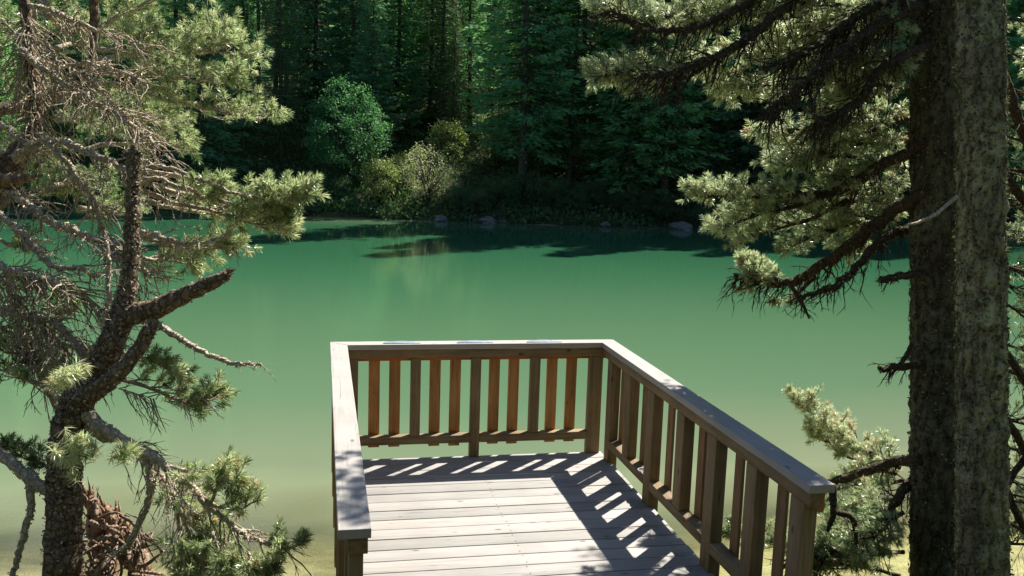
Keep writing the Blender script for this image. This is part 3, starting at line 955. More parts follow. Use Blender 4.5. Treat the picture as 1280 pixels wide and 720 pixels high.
Bj = [(-40, 145, 5, -.2), (0, 157, 4.5, -.3), (20, 170, 4, -.35), (40, 182, 3, -.4)]
Bk = [(60, 178, 5, -.45), (90, 215, 5, -.5), (110, 240, 4.5, -.5), (122, 262, 4, -.5), (130, 290, 3, -.5)]
Bl = [(150, 212, 4.5, -.7), (185, 205, 4, -.75), (235, 218, 3.5, -.8), (280, 236, 3, -.85), (315, 246, 2, -.9)]
Bm = [(160, 222, 4.5, -.7), (195, 224, 4, -.7), (225, 234, 3.5, -.7), (255, 246, 2.5, -.7)]
Bn = [(160, 290, 6, -.8), (185, 290, 5.5, -.85), (212, 300, 4.5, -.9), (236, 305, 3.5, -.9), (285, 295, 2, -.9)]
allB = [Ba, Bb, Bc, Bd, Be, Bf, Bg, Bh, Bi, Bj, Bk, Bl, Bm, Bn]
for p in allB:
    limb(bb, zz(p, ZB), 9, 0.28, 0, 0.022, 34, 0.008, 300, 1, .72)
for p, c, l in ((Ba, 60, .3), (Bb, 95, .3), (Bc, 60, .26), (Bd, 70, .3), (Be, 110, .32), (Bf, 80, .32), (Bg, 120, .34), (Bh, 60, .3), (Bi, 70, .3), (Bj, 30, .25), (Bk, 60, .3), (Bl, 12, .2), (Bm, 20, .25), (Bn, 26, .25)):
    dead_twigs(bb, wp(p, ZB), int(c * .62), l, 0.0056, 0, 0.3, 0.05, 3, 0.2)
dead_twigs(bb, wp([(30, 0, 0), (38, 60, 0), (44, 120, 0), (42, 165, 0)], ZB), 130, .4, 0.0052, 0, .35)
dead_twigs(bb, wp([(-20, 330, 0, -.8), (30, 380, 0, -.9), (80, 430, 0, -.9)], ZB), 80, .34, 0.006, 0, .2, .1, 3, .2)
dead_twigs(bb, wp([(-20, 400, 0, -.6), (40, 430, 0, -.7), (90, 470, 0, -.8)], ZB), 60, .34, 0.006, 0, .1, .1, 3, .2)
dead_twigs(bb, wp([(-10, 345, 0, -.9), (60, 352, 0, -1), (120, 380, 0, -1), (150, 420, 0, -1)], ZB), 70, .3, 0.0055, 0, .35, .1, 3, .2)
dead_twigs(bb, wp([(110, 300, 0, -.75), (150, 320, 0, -.85), (170, 370, 0, -.9)], ZB), 55, .3, 0.0055, 0, .35, .1, 3, .2)
dead_twigs(bb, wp([(10, 20, 0, -.1), (60, 60, 0, -.3), (120, 110, 0, -.4), (180, 160, 0, -.5)], ZB), 70, .36, 0.0052, 0, .3, .1, 3, .2)
st_ = MB()
limb(st_, zz([(-40, 228, 9, -.4), (0, 226, 10, -.45), (20, 224, 9, -.5), (30, 223, 6, -.5), (47, 220, 1, -.52)], ZB), 10, 0.3, 0, 0.02, 30)
st_.build('broken_stub', M_RAWWOOD, pineB, True)
nb = MB()
def bB(pts, r, **k):
    bough(bb, nb, wp(pts, ZB), r * ZB / F_PX, **k)
kw = dict(side=0.42, nlat=22, sub=5)
bB([(118, 60, 0, .8), (165, 62, 0, .6), (225, 50, 0, .5), (290, 36, 0, .4)], 5, **kw)
bB([(118, 75, 0, .8), (180, 68, 0, .5), (250, 66, 0, .3), (312, 68, 0, .2)], 5, **kw)
bB([(110, 90, 0, .7), (180, 92, 0, .4), (240, 98, 0, .2), (300, 100, 0, .1)], 5, **kw)
bB([(105, 98, 0, .7), (170, 112, 0, .4), (230, 128, 0, .2), (290, 140, 0, 0), (338, 144, 0, 0)], 5, side=0.36, nlat=26, sub=5)
bB([(118, 40, 0, .8), (150, 20, 0, .9), (190, 0, 0, 1), (225, -25, 0, 1)], 5, **kw)
bB([(118, 0, 0, .8), (165, -20, 0, .6), (210, -15, 0, .5), (255, -20, 0, .5)], 5, **kw)
bB([(80, 115, 0, .7), (120, 140, 0, .8), (170, 150, 0, .8), (215, 148, 0, .7)], 5, **kw)
bB([(60, 20, 0, .8), (90, 40, 0, 1.2), (150, 35, 0, 1.4), (180, 30, 0, 1.4)], 5, **kw)
bB([(40, 60, 0, .6), (10, 30, 0, .9), (-20, 10, 0, 1)], 5, **kw)
bB([(40, 20, 0, .6), (70, -10, 0, .9), (100, -30, 0, 1)], 5, **kw)
bB([(150, 212, 0, -.5), (220, 222, 0, -.6), (290, 240, 0, -.7), (345, 250, 0, -.8), (388, 243, 0, -.85)], 4, side=0.24, nlat=24, sub=5, start=.4)
bB([(165, 225, 0, -.6), (230, 242, 0, -.6), (300, 258, 0, -.7), (345, 266, 0, -.7), (370, 255, 0, -.7)], 4, side=0.26, nlat=26, sub=5, start=.35)
bB([(165, 235, 0, -.6), (230, 255, 0, -.6), (300, 275, 0, -.7), (365, 288, 0, -.7)], 4, side=0.3, nlat=26, sub=5, start=.3)
bB([(160, 245, 0, -.2), (220, 262, 0, 0), (290, 270, 0, .2), (340, 280, 0, .2)], 4, side=0.3, nlat=20, sub=4, start=.2)
bB([(165, 292, 0, -.7), (210, 305, 0, -.6), (255, 312, 0, -.5), (295, 308, 0, -.5)], 4, side=0.26, nlat=18, sub=5, start=.35, droop=.4)
bB([(165, 320, 0, -.4), (200, 325, 0, -.3), (245, 330, 0, -.2)], 4, side=0.28, nlat=16, sub=4, start=.3, droop=.4)
bB([(100, 190, 0, .3), (150, 180, 0, .5), (205, 180, 0, .7), (235, 180, 0, .8)], 4, side=0.3, nlat=14, sub=4, start=.3)
for (x, y, dx, dy) in ((0, 190, 60, 20), (20, 250, 70, -10), (60, 230, 70, 10), (10, 140, 60, -20), (70, 150, 60, 10), (100, 260, 60, 10), (0, 60, -40, -20), (70, 60, 50, -10)):
    bB([(x, y, 0, .9), (x + dx * .5, y + dy * .5 - 4, 0, 1.2), (x + dx, y + dy, 0, 1.5)], 4, side=0.36, nlat=16, sub=5, tint_mu=.35)
for (x, y) in ((12, 355), (45, 365), (0, 300), (55, 385)):
    bB([(x, y, 0, -.2), (x + 20, y + 8, 0, -.2), (x + 38, y + 4, 0, -.2)], 3, side=0.14, nlat=6, sub=3, tint_mu=.3)
bb.build('branch', [M_TWIG, M_LICHENP], pineB, True)
nb.build('crown', M_NEEDLE, pineB)

# dead uprooted stump with tangled roots at the shore
sb = at(150, 720, 6.9)
stump = empty('dead_stump', (sb[0], sb[1], ground_z(sb[0], sb[1])[0]))
tag(stump, 'reddish brown dead stump with tangled torn roots on the shore behind the crooked pine', 'stump')
sm = MB()
for p in ([(130, 730, 16, .1), (128, 680, 15, .1), (120, 640, 11, .1), (108, 618, 5, .1)], [(180, 730, 14, 0), (165, 690, 13, 0), (145, 655, 9, 0), (130, 632, 4, 0)]):
    Qs = limb(sm, zz(p, 6.9), 34, 0.42, 0, 0.014, 26, 0.006, zf=0.5)
    tube_r = np.interp(np.linspace(0, 1, len(Qs)), np.linspace(0, 1, len(p)), [t[2] * 6.9 / F_PX for t in p])
    for q in range(46):
        k_ = random.randrange(len(Qs))
        o_ = unit(RG.normal(size=3))
        a_ = Qs[k_] + o_ * tube_r[k_] * .8
        b_ = a_ + (o_ * .35 + np.array([-.15, 0, 1.0]) * RG.uniform(.4, 1.3)) * RG.uniform(.05, .16)
        tube(sm, np.array([a_, (a_ + b_) / 2 + RG.normal(0, .012, 3), b_]), [RG.uniform(.006, .02), RG.uniform(.005, .012), .001], 5)
sm.build('stump_wood', M_RAWWOOD, stump, True)
rt_ = MB()
for i in range(48):
    a = (random.uniform(95, 185), random.uniform(640, 725))
    b = (a[0] + random.uniform(-45, 75), a[1] + random.uniform(-25, 60))
    m_ = ((a[0] + b[0]) / 2 + random.uniform(-15, 15), (a[1] + b[1]) / 2 + random.uniform(-15, 15))
    r = random.uniform(1.3, 4.2)
    limb(rt_, [(a[0], a[1], r, 6.75 + random.uniform(-.25, .2)), (m_[0], m_[1], r * .8, 6.7 + random.uniform(-.25, .2)), (b[0], b[1], r * .4, 6.7 + random.uniform(-.25, .2))], 7, 0.2, 0, 0.03, 25)
rt_.build('root', M_DEADROOT, stump, True)

# ------------------------------------------------------------------ right: two old pines
ZC, ZD = 6.5, 5.6
def trunk_obj(parent, pts, z, mat, seed, flakes):
    mb = MB()
    Q = limb(mb, zz(pts, z), 60, 0.12, 0, 0.016, 32, 0.0, zf=0.4)
    R = np.interp(np.linspace(0, 1, len(Q)), np.linspace(0, 1, len(pts)), [p[2] * z / F_PX for p in pts])
    # lichen and bark flakes standing off the surface
    k = RG.integers(0, len(Q), flakes)
    a = RG.uniform(0, 2 * PI, flakes)
    nrm = np.stack([np.cos(a), np.sin(a), RG.normal(0, .25, flakes)], 1)
    p = Q[k] + nrm * (R[k] * RG.uniform(0.97, 1.08, flakes))[:, None]
    s = RG.uniform(0.004, 0.014, flakes)[:, None]
    t1 = unit(RG.normal(size=(flakes, 3)))
    t2 = unit(np.cross(nrm, t1) + 0.5 * nrm)
    V = np.stack([p - t1 * s, p + t2 * s, p + t1 * s + nrm * s * .5, p - t2 * s * .6], 1).reshape(-1, 3)
    i = np.arange(flakes)[:, None] * 4
    mb.add(V, None, np.hstack([i, i + 1, i + 2, i + 3]), 1, np.repeat(np.clip(RG.normal(.45, .25, flakes), 0, 1), 4))
    mb.build('trunk', [mat, M_LICHEN], parent, True)
    return Q

c0 = at(1168, 760, ZC)
pineC = empty('mossy_pine', (c0[0], c0[1], ground_z(c0[0], c0[1])[0]))
tag(pineC, 'tall dark mossy pine beside the railing end with long boughs reaching left over the lake', 'tree')
QC = trunk_obj(pineC, [(1168, 1000, 31), (1168, 720, 28), (1168, 400, 27.5), (1168, 100, 27.5), (1169, -100, 27), (1171, -600, 25), (1172, -1100, 19), (1174, -1600, 11), (1175, -1900, 4)], ZC, M_BARK_R, 1, 17000)
d0 = at(1227, 760, ZD)
pineD = empty('lichened_pine', (d0[0], d0[1], ground_z(d0[0], d0[1])[0]))
tag(pineD, 'lichen covered pine trunk standing nearest the right edge, overlapping the mossy pine', 'tree')
QD = trunk_obj(pineD, [(1229, 1100, 33), (1228, 720, 30), (1227, 450, 28.5), (1227, 200, 28), (1226, 0, 28), (1225, -400, 26), (1224, -1000, 19), (1223, -1500, 10), (1223, -1750, 4)], ZD, M_BARK_R2, 2, 17000)

cb, cn = MB(), MB()
Rb = [
    [(1160, 4, 8, 0), (1112, 25, 7, -.2), (1085, 42, 6.5, -.3), (1055, 62, 6, -.4), (1025, 86, 5, -.5), (997, 110, 4, -.6), (960, 136, 2.5, -.7)],
    [(1150, -28, 8, 0), (1110, 0, 7, -.1), (1075, 18, 6, -.2), (1040, 42, 5, -.3), (1005, 66, 3.5, -.4), (975, 80, 2, -.5)],
    [(1160, 58, 7, -.1), (1107, 82, 6, -.2), (1080, 118, 5.5, -.3), (1050, 140, 4.5, -.4), (1022, 152, 3, -.5)],
    [(1160, -70, 9, 0), (1060, -40, 7.5, -.2), (985, 5, 6.5, -.3), (940, 45, 6, -.4), (900, 68, 5, -.5), (850, 88, 4, -.55), (800, 98, 3, -.6)],
    [(1160, -110, 9, 0), (1050, -60, 7, -.2), (960, -10, 6, -.3), (900, 22, 5, -.4), (850, 38, 4, -.5), (800, 34, 3, -.5), (765, 14, 2, -.5)],
    [(1160, 178, 8, -.1), (1105, 205, 7, .05), (1070, 228, 6, .15), (1040, 240, 5, .25), (1000, 243, 4, .35), (940, 246, 3, .4)],
    [(1160, 238, 9, -.1), (1100, 275, 8, .1), (1060, 310, 7.5, .3), (1020, 336, 6.5, .5), (985, 354, 5, .65), (950, 350, 4, .7), (922, 346, 2.5, .7)],
    [(1150, 342, 5, -.1), (1118, 347, 5, -.2), (1100, 349, 4, -.25)],
    [(1150, 456, 5, -.1), (1122, 459, 4.5, -.15), (1098, 460, 3, -.2)],
    [(1150, 574, 7, -.1), (1122, 577, 7, .2), (1085, 588, 6, .4), (1045, 601, 5, .6), (1015, 606, 4, .7)],
    [(1150, 592, 7, .1), (1112, 635, 6, 0), (1075, 668, 5, -.05), (1030, 692, 4, -.1), (985, 700, 3, -.1)],
    [(1150, 280, 7, .2), (1105, 300, 6, .1), (1060, 345, 5, 0), (1030, 362, 4, 0), (1000, 372, 2.5, 0)],
    [(1150, 130, 7, .3), (1100, 160, 6, .3), (1050, 185, 5, .3), (1000, 200, 3, .3)],
]
Rb = [[(x, y, r, z - .35 * (i < 5) * min(1, (1160 - x) / 60)) for x, y, r, z in p] for i, p in enumerate(Rb)]
for p in Rb:
    limb(cb, zz(p, ZC), 9, 0.28, 0, 0.024, 30, 0.008, 300, 1, .95)
for i, (c, l) in enumerate(((110, .30), (95, .30), (75, .30), (110, .28), (80, .24), (70, .24), (90, .24), (8, .12), (8, .14), (20, .2), (60, .24), (40, .22), (50, .25))):
    dead_twigs(cb, wp(Rb[i], ZC), int(c * 1.25), l, 0.0052, 0, 0.6, 0.1, 3, 0.22)
# hanging bearded twigs
for p in ([(985, 352, 3, -.5), (1000, 375, 3, -.5), (1012, 398, 1.5, -.5)], [(1040, 605, 5, -.35), (1042, 640, 4, -.35), (1034, 665, 2, -.35)], [(1140, 430, 3, -.2), (1130, 450, 3, -.25), (1112, 470, 1.5, -.3)], [(1046, 640, 4, -.3), (1066, 650, 4, -.3), (1072, 690, 2, -.3)]):
    limb(cb, zz(p, ZC), 6, 0.3, 0, 0.02, 30)
    dead_twigs(cb, wp(p, ZC), 14, .09, .003, 0, .2)
def bC(pts, r=4, **k):
    k.setdefault('tint_mu', .58)
    bough(cb, cn, wp(pts, ZC), r * ZC / F_PX, **k)
K1 = dict(side=.30, nlat=24, sub=5, start=.25)
bC([(900, 68, 0, -.5), (850, 85, 0, -.55), (800, 92, 0, -.6), (740, 93, 0, -.6)], **K1)
bC([(890, 75, 0, -.4), (850, 98, 0, -.5), (805, 104, 0, -.5), (760, 104, 0, -.5)], side=.22, nlat=18, sub=5)
bC([(880, 30, 0, -.4), (830, 38, 0, -.5), (790, 28, 0, -.5), (742, 5, 0, -.5)], **K1)
bC([(1000, 242, 0, .2), (950, 246, 0, .2), (905, 246, 0, .2), (860, 241, 0, .2)], side=.24, nlat=26, sub=6, start=.05)
bC([(1030, 245, 0, .25), (980, 262, 0, .28), (930, 275, 0, .3), (900, 292, 0, .3)], side=.28, nlat=20, sub=5, start=.1)
bC([(1060, 250, 0, .35), (1010, 275, 0, .4), (960, 290, 0, .42), (920, 305, 0, .42)], side=.28, nlat=20, sub=5, start=.1, tint_mu=.5)
bC([(1090, 270, 0, .45), (1050, 285, 0, .5), (1010, 298, 0, .5), (985, 315, 0, .5)], side=.26, nlat=18, sub=5, start=.1, tint_mu=.45)
bC([(985, 352, 0, .68), (960, 346, 0, .7), (940, 338, 0, .7), (922, 330, 0, .72)], side=.17, nlat=14, sub=5, start=.1, tint_mu=.66)
bC([(960, 350, 0, .7), (940, 358, 0, .7), (922, 362, 0, .7)], side=.10, nlat=6, sub=3, start=.1)
bC([(1020, 345, 0, .7), (990, 370, 0, .75), (965, 378, 0, .75)], side=.14, nlat=6, sub=2, start=.3, tint_mu=.1, droop=.8)
# the pale bough beside the end of the railing
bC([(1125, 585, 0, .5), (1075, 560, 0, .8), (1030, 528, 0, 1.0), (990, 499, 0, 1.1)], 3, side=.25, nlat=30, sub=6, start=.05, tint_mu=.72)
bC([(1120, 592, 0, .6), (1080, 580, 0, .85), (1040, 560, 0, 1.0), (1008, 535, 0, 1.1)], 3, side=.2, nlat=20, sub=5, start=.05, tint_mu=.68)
bC([(1130, 600, 0, .7), (1090, 605, 0, .9), (1050, 612, 0, 1.0), (1025, 640, 0, 1.1)], 3, side=.24, nlat=18, sub=5, start=.05, tint_mu=.35)
for (x, y, dx, dy, z) in ((1130, 620, -70, 30, .2), (1120, 650, -90, 30, 0), (1130, 690, -90, 10, 0), (1090, 670, -80, 50, 0), (1125, 720, -100, -10, .2), (1060, 690, -70, 10, .1), (1000, 690, -90, -20, .3), (1130, 640, -60, 60, -.3)):
    bC([(x, y, 0, z), (x + dx * .5, y + dy * .5 - 6, 0, z), (x + dx, y + dy, 0, z)], 3, side=.26, nlat=16, sub=5, start=.1, tint_mu=.42)
# the bright mass behind the dark boughs
mass = [(1140, 150, -190, 20), (1140, 105, -240, 8), (1140, 205, -180, -5), (1140, 50, -190, -25), (1140, -10, -280, 5), (1130, 20, -150, 20), (1100, 75, -160, -10), (1110, 130, -170, 40), (1130, 175, -150, 30), (1060, 10, -150, -10), (1000, 20, -120, 10), (1050, 95, -140, 25), (1010, 118, -110, -10), (1140, 225, -90, 40), (1150, 80, -90, 30), (1000, 150, -60, 25), (980, 60, -120, 20), (940, 5, -110, 20), (1120, 240, -60, 70)]
mass = mass[::2] + mass[1::4]
mass += [(1135, 5 + 34 * q, -random.uniform(80, 130), random.uniform(-5, 35)) for q in range(7)]
mass = [(a, b, c, d, (b + d * .5 - 130) / 300 + .15 + random.uniform(-.12, .12)) for a, b, c, d in mass]
for (x, y, dx, dy, z) in mass:
    bC([(x, y, 0, z), (x + dx * .35, y + dy * .3 - 5, 0, z - .1), (x + dx * .7, y + dy * .7 - 4, 0, z - .1), (x + dx, y + dy, 0, z)], 4, side=.36, nlat=22, sub=5, start=.15, tint_mu=.62, n=32, width=.0052, flat=.18, rise=.02, droop=.5)

def over(parent_tw, parent_nd, a, b, side=.5, nlat=26, **k):
    a, b = np.array(a, float), np.array(b, float)
    m = (a + b) / 2 + np.array([0, 0, -0.12])
    bough(parent_tw, parent_nd, [a, m, b], 0.022, side=side, nlat=nlat, sub=5, n=34, width=.0042, **k)
# boughs above the frame: they throw the dappled shade on the near part of the platform
cx, cy = c0[0], c0[1]
S = np.array([0.44409, 0.43473, 0.78345])
def shade(tx, ty, tz, t, dx, dy, tw, ndl, px, py):
    p = np.array([tx, ty, tz]) + S * t
    e = np.array([p[0] + dx, p[1] + dy, p[2] - 0.1])
    over(tw, ndl, (px, py, p[2] + 0.5), e)
for (tx, ty, h) in ((-2.25, -2.75, 4.4), (-2.3, -3.0, 4.9), (-2.2, -3.2, 4.1), (-2.3, -3.45, 5.3), (-2.3, -3.15, 5.8), (0.07, -1.35, 4.6), (0.05, -2.3, 4.2), (0.1, -2.9, 4.9)):
    e = np.array([tx, ty, 1.0]) + S * ((h - 1) / S[2])
    over(cb, cn, (cx, cy, h + .35), e, .34, 24)
cb.build('branch', [M_TWIG_R, M_LICHEN], pineC, True)
cn.build('crown', M_NEEDLE_R, pineC)

db, dn = MB(), MB()
Db = [
    [(1240, 195, 6, .1), (1268, 235, 6, .2), (1300, 275, 5, .3)],
    [(1240, 425, 5, .1), (1262, 448, 5, .2), (1290, 490, 4.5, .3), (1320, 530, 3, .3)],
    [(1240, 505, 5, .1), (1262, 530, 5, .2), (1285, 575, 4.5, .3), (1300, 640, 3, .3)],
    [(1240, 640, 5, .2), (1262, 600, 4.5, .3), (1290, 560, 4, .4)],
    [(1240, 60, 7, .2), (1262, 118, 7, .3), (1285, 180, 6, .3), (1320, 240, 4, .3)],
    [(1245, 330, 3, .1), (1275, 340, 3, .2), (1310, 370, 2, .2)],
    [(1240, 560, 5, .3), (1270, 640, 5, .4), (1310, 700, 4, .4)],
]
for p in Db:
    limb(db, zz(p, ZD), 8, 0.22, 0, 0.03, 28)
    dead_twigs(db, wp(p, ZD), 22, .2, .004, 0, .45)
for (x, y, dx, dy, z) in ((1255, 20, 60, 30, 1.5), (1255, 60, 60, 40, 1.8), (1255, -10, 70, 10, 1.6), (1262, 110, 50, 30, 2.0), (1255, 170, 60, 30, 1.6), (1255, 330, 50, 30, 1.5), (1255, 380, 50, 40, 1.4), (1255, 430, 50, 30, 1.8), (1255, 560, 50, 20, 1.6), (1255, 620, 60, 30, 1.2), (1255, 680, 60, 10, 1.2), (1255, 300, 60, 10, 2.2), (1255, 650, 60, 50, 1.0), (1250, 250, 50, 30, 1.2), (1250, 210, 60, 20, .9), (1250, 460, 50, 30, 1.0), (1250, 350, 60, 40, .8), (1250, 520, 60, 30, .8)):
    bough(db, dn, wp([(x, y, 0, z), (x + dx * .5, y + dy * .5 - 5, 0, z), (x + dx, y + dy, 0, z)], ZD), 0.014, side=.3, nlat=14, sub=4, tint_mu=.5)
pale = MB()
limb(pale, [(1196, 246, 2.6, 5.45), (1182, 257, 2.4, 5.35), (1168, 269, 2.4, 5.3), (1150, 277, 2, 5.25), (1131, 282, 1.2, 5.2)], 7, 0.12, 0, 0.02)
pale.build('bare_twig', M_TWIG, pineD, True)
dx_, dy_ = d0[0], d0[1]
for (tx, ty, h) in ((0.1, -3.1, 4.2),):
    e = np.array([tx, ty, 1.0]) + S * ((h - 1) / S[2])
    over(db, dn, (dx_, dy_, h + .35), e, .34, 24)
db.build('branch', M_TWIG_R, pineD, True)
dn.build('crown', M_NEEDLE_R, pineD)

# tall grass on the bank below the right pines
gm = MB()
nbl = 2600
gx = RG.uniform(0.3, 3.2, nbl)
gy = RG.uniform(-3.8, -1.5, nbl)
gzv = np.array([ground_z(a, b)[0] for a, b in zip(gx, gy)])
ok = gzv > WATER_Z - 0.05
B = np.stack([gx, gy, gzv], 1)[ok]
k = len(B)
h = RG.uniform(0.25, 0.75, k)[:, None]
ln_ = RG.normal(0, .22, (k, 3)) * h
ln_[:, 2] = 0
wv = unit(np.stack([RG.normal(size=k), RG.normal(size=k), np.zeros(k)], 1)) * 0.005
V = np.stack([B - wv, B + wv, B + ln_ * .35 + wv * .8 + np.array([0, 0, 1]) * h * .6, B + ln_ + np.array([0, 0, 1]) * h, B + ln_ * .35 - wv * .8 + np.array([0, 0, 1]) * h * .6], 1).reshape(-1, 3)
i = np.arange(k)[:, None] * 5
gm.add(V, np.hstack([i + 4, i + 2, i + 3]), np.hstack([i, i + 1, i + 2, i + 4]), 0, np.repeat(RG.random(k), 5))
tag(gm.build('grass', M_GRASS), 'tall green grass on the bank under the right pines', 'grass', kind='stuff')

# ------------------------------------------------------------------ far shore
def kites(mb, P, D, Nrm, L, Wd, tint, mat=0):
    """Leaf-sprig faces: kite shapes along D."""
    D = unit(D)
    s = unit(np.cross(D, Nrm)) * (Wd * .5)[:, None]
    tip = P + D * L[:, None]
    mid = P + D * (L * .45)[:, None]
    V = np.stack([P, mid + s, tip, mid - s], 1).reshape(-1, 3)
    i = np.arange(len(P))[:, None] * 4
    mb.add(V, None, np.hstack([i, i + 1, i + 2, i + 3]), mat, np.repeat(tint, 4))

def conifer(H, Rm, z0, droop, dens, seed, sprig=(.2, .44), wid=(.06, .13), step=.3, tip_up=.25, hang=.5):
    rg = np.random.default_rng(seed)
    tr, cr = MB(), MB()
    n = 14
    zs = np.linspace(-0.6, H, n)
    tube(tr, np.stack([rg.normal(0, .02, n), rg.normal(0, .02, n), zs], 1), np.interp(zs, [-.6, H], [H * .0075 + .05, .015]), 9)
    z = z0
    Ps, Ds, Ts = [], [], []
    while z < H - .15:
        f = (z - z0) / (H - z0)
        Lm = Rm * (1 - f) ** .72 * (1 if f > .12 else .75 + f * 2)
        nb_ = int(rg.integers(5, 8))
        a0 = rg.uniform(0, 2 * PI)
        for k in range(nb_):
            a = a0 + 2 * PI * k / nb_ + rg.normal(0, .25)
            L = Lm * rg.uniform(.55, 1.15) + .15
            o = np.array([math.cos(a), math.sin(a), 0])
            s_ = np.linspace(0, 1, 5)
            rise = rg.normal(.05, .1)
            pz = z + L * (rise * s_ - droop * s_ ** 1.4 + tip_up * s_ ** 3)
            path = np.stack([o[0] * L * s_, o[1] * L * s_, pz], 1)
            tube(tr, path, np.linspace(.012 + L * .01, .006, 5), 4, cap=False)
            m = max(4, int(dens * (1.5 + L * 7)))
            s = rg.random(m) ** .7 * .92 + .08
            lat = np.array([-o[1], o[0], 0])
            pp = np.stack([np.interp(s, s_, path[:, j]) for j in range(3)], 1)
            off = rg.normal(0, .17, m) * L * (1.15 - s)
            pp = pp + lat * off[:, None] + np.array([0, 0, 1]) * (rg.normal(-.05, .07, m) - np.abs(off) * .25)[:, None]
            dd = o * .75 + lat * (np.sign(off) * rg.uniform(.2, .9, m))[:, None] + np.array([0, 0, -1]) * (rg.uniform(-.1, 1, m) * hang)[:, None]
            Ps.append(pp)
            Ds.append(dd)
            Ts.append(np.clip(rg.normal(.3 + .4 * s, .2), 0, 1) if False else np.clip(rg.normal(.5, .2, m) + rg.normal(0, .12), 0, 1))
        z += step * rg.uniform(.7, 1.25)
    P, D, T = np.concatenate(Ps), np.concatenate(Ds), np.concatenate(Ts)
    kites(cr, P, D, unit(np.random.default_rng(seed + 1).normal(size=P.shape) + np.array([0, 0, .6])), rg.uniform(*sprig, len(P)), rg.uniform(*wid, len(P)), T)
    return tr, cr

def broadleaf(H, Wd, seed, leaf=.13, clumps=120, per=55, z0=.15, stems=5, clump_r=.42):
    rg = np.random.default_rng(seed)
    tr, cr = MB(), MB()
    cen = []
    while len(cen) < clumps:
        p = rg.uniform(-1, 1, 3)
        r = np.linalg.norm(p)
        if r < 1 and (r > .55 or rg.random() < .35):
            cen.append(p)
    cen = np.array(cen)
    lump = 1 + .22 * np.array([noise.noise(Vector(c) * 2.2 + Vector((seed, 0, 0))) for c in cen])
    cen = cen * lump[:, None]
    C = np.stack([cen[:, 0] * Wd / 2, cen[:, 1] * Wd / 2, H * (z0 + (1 - z0) * (cen[:, 2] * .5 + .5))], 1)
    for k in range(stems):
        c = C[rg.integers(0, len(C))]
        tube(tr, np.array([[rg.normal(0, .15), rg.normal(0, .15), -.3], [c[0] * .3, c[1] * .3, c[2] * .5], c]), [.07, .045, .015], 6)
    for c in C[:: max(1, clumps // 40)]:
        tube(tr, np.array([[c[0] * .25, c[1] * .25, c[2] * .45], (c + [c[0] * .25, c[1] * .25, c[2] * .45]) / 2, c]), [.025, .016, .006], 4)
    n = clumps * per
    P = np.repeat(C, per, 0) + rg.normal(0, clump_r * .5, (n, 3)) * np.array([1, 1, .75])
    D = rg.normal(size=(n, 3)) + np.array([0, 0, -.15])
    ct = np.repeat(rg.normal(.5, .14, clumps), per)
    kites(cr, P, D, rg.normal(size=(n, 3)) + np.array([0, 0, 1.0]), rg.uniform(.7, 1.2, n) * leaf, rg.uniform(.45, .7, n) * leaf, np.clip(ct + rg.normal(0, .12, n), 0, 1))
    return tr, cr

PROTO = {}
def make_proto(key, pair, fol):
    PROTO[key] = (pair[0].mesh(key + '_trunk', [M_FBARK], True), pair[1].mesh(key + '_crown', [fol]))
for i in range(4):
    make_proto('spruce%d' % i, conifer(18 + 2 * i, (2.5, 2.9, 2.3, 3.2)[i], (.8, 1.4, .6, 2.4)[i], (.34, .42, .28, .38)[i], 3.0, 40 + i), M_SPRUCE)
make_proto('slim', conifer(17, 1.75, .5, .3, 3.4, 61, sprig=(.16, .32), wid=(.04, .08), step=.24), M_SPRUCE)
for i in range(2):
    make_proto('larch%d' % i, conifer(15 + 3 * i, 2.6, 1.6, .25, 2.6, 70 + i, sprig=(.14, .34), wid=(.025, .055), hang=1.1, tip_up=.1), M_LARCH)
for i in range(2):
    make_proto('bare%d' % i, conifer(20 + i, 1.9, 7.0, .3, 1.5, 80 + i, step=.4), M_SPRUCE)
make_proto('leafy', broadleaf(6.2, 5.0, 5, .15, 190, 60, .1), M_LEAF)
make_proto('willow', broadleaf(3.3, 3.3, 6, .10, 110, 42, .12, 9, .36), M_WILLOW)
make_proto('shrub', broadleaf(2.7, 2.0, 8, .11, 60, 55, .08, 4, .34), M_SHRUB)
make_proto('bush', broadleaf(2.2, 2.4, 9, .11, 60, 40, .0, 5, .36), M_UNDER)

COUNT = [0]
def far_tree(kind, name, u, v, scale, label, cat, group=None, sz=1.0, dz=0.0):
    x, y = uv(u, v)
    z = ground_z(x, y)[0]
    root = empty(name, (x, y, z + dz))
    root.rotation_euler = (random.uniform(-.02, .02), random.uniform(-.02, .02), random.uniform(0, 2 * PI))
    root.scale = (scale, scale, scale * sz)
    tag(root, label, cat, group)
    for nm, me in zip(('trunk', 'crown'), PROTO[kind]):
        o = bpy.data.objects.new(nm, me)
        COL.objects.link(o)
        o.parent = root
    return root

def vpx(px, u):
    """Sideways offset whose pixel column is px at range u."""
    return (px - 640 + 0.033 * 120) / F_PX * u

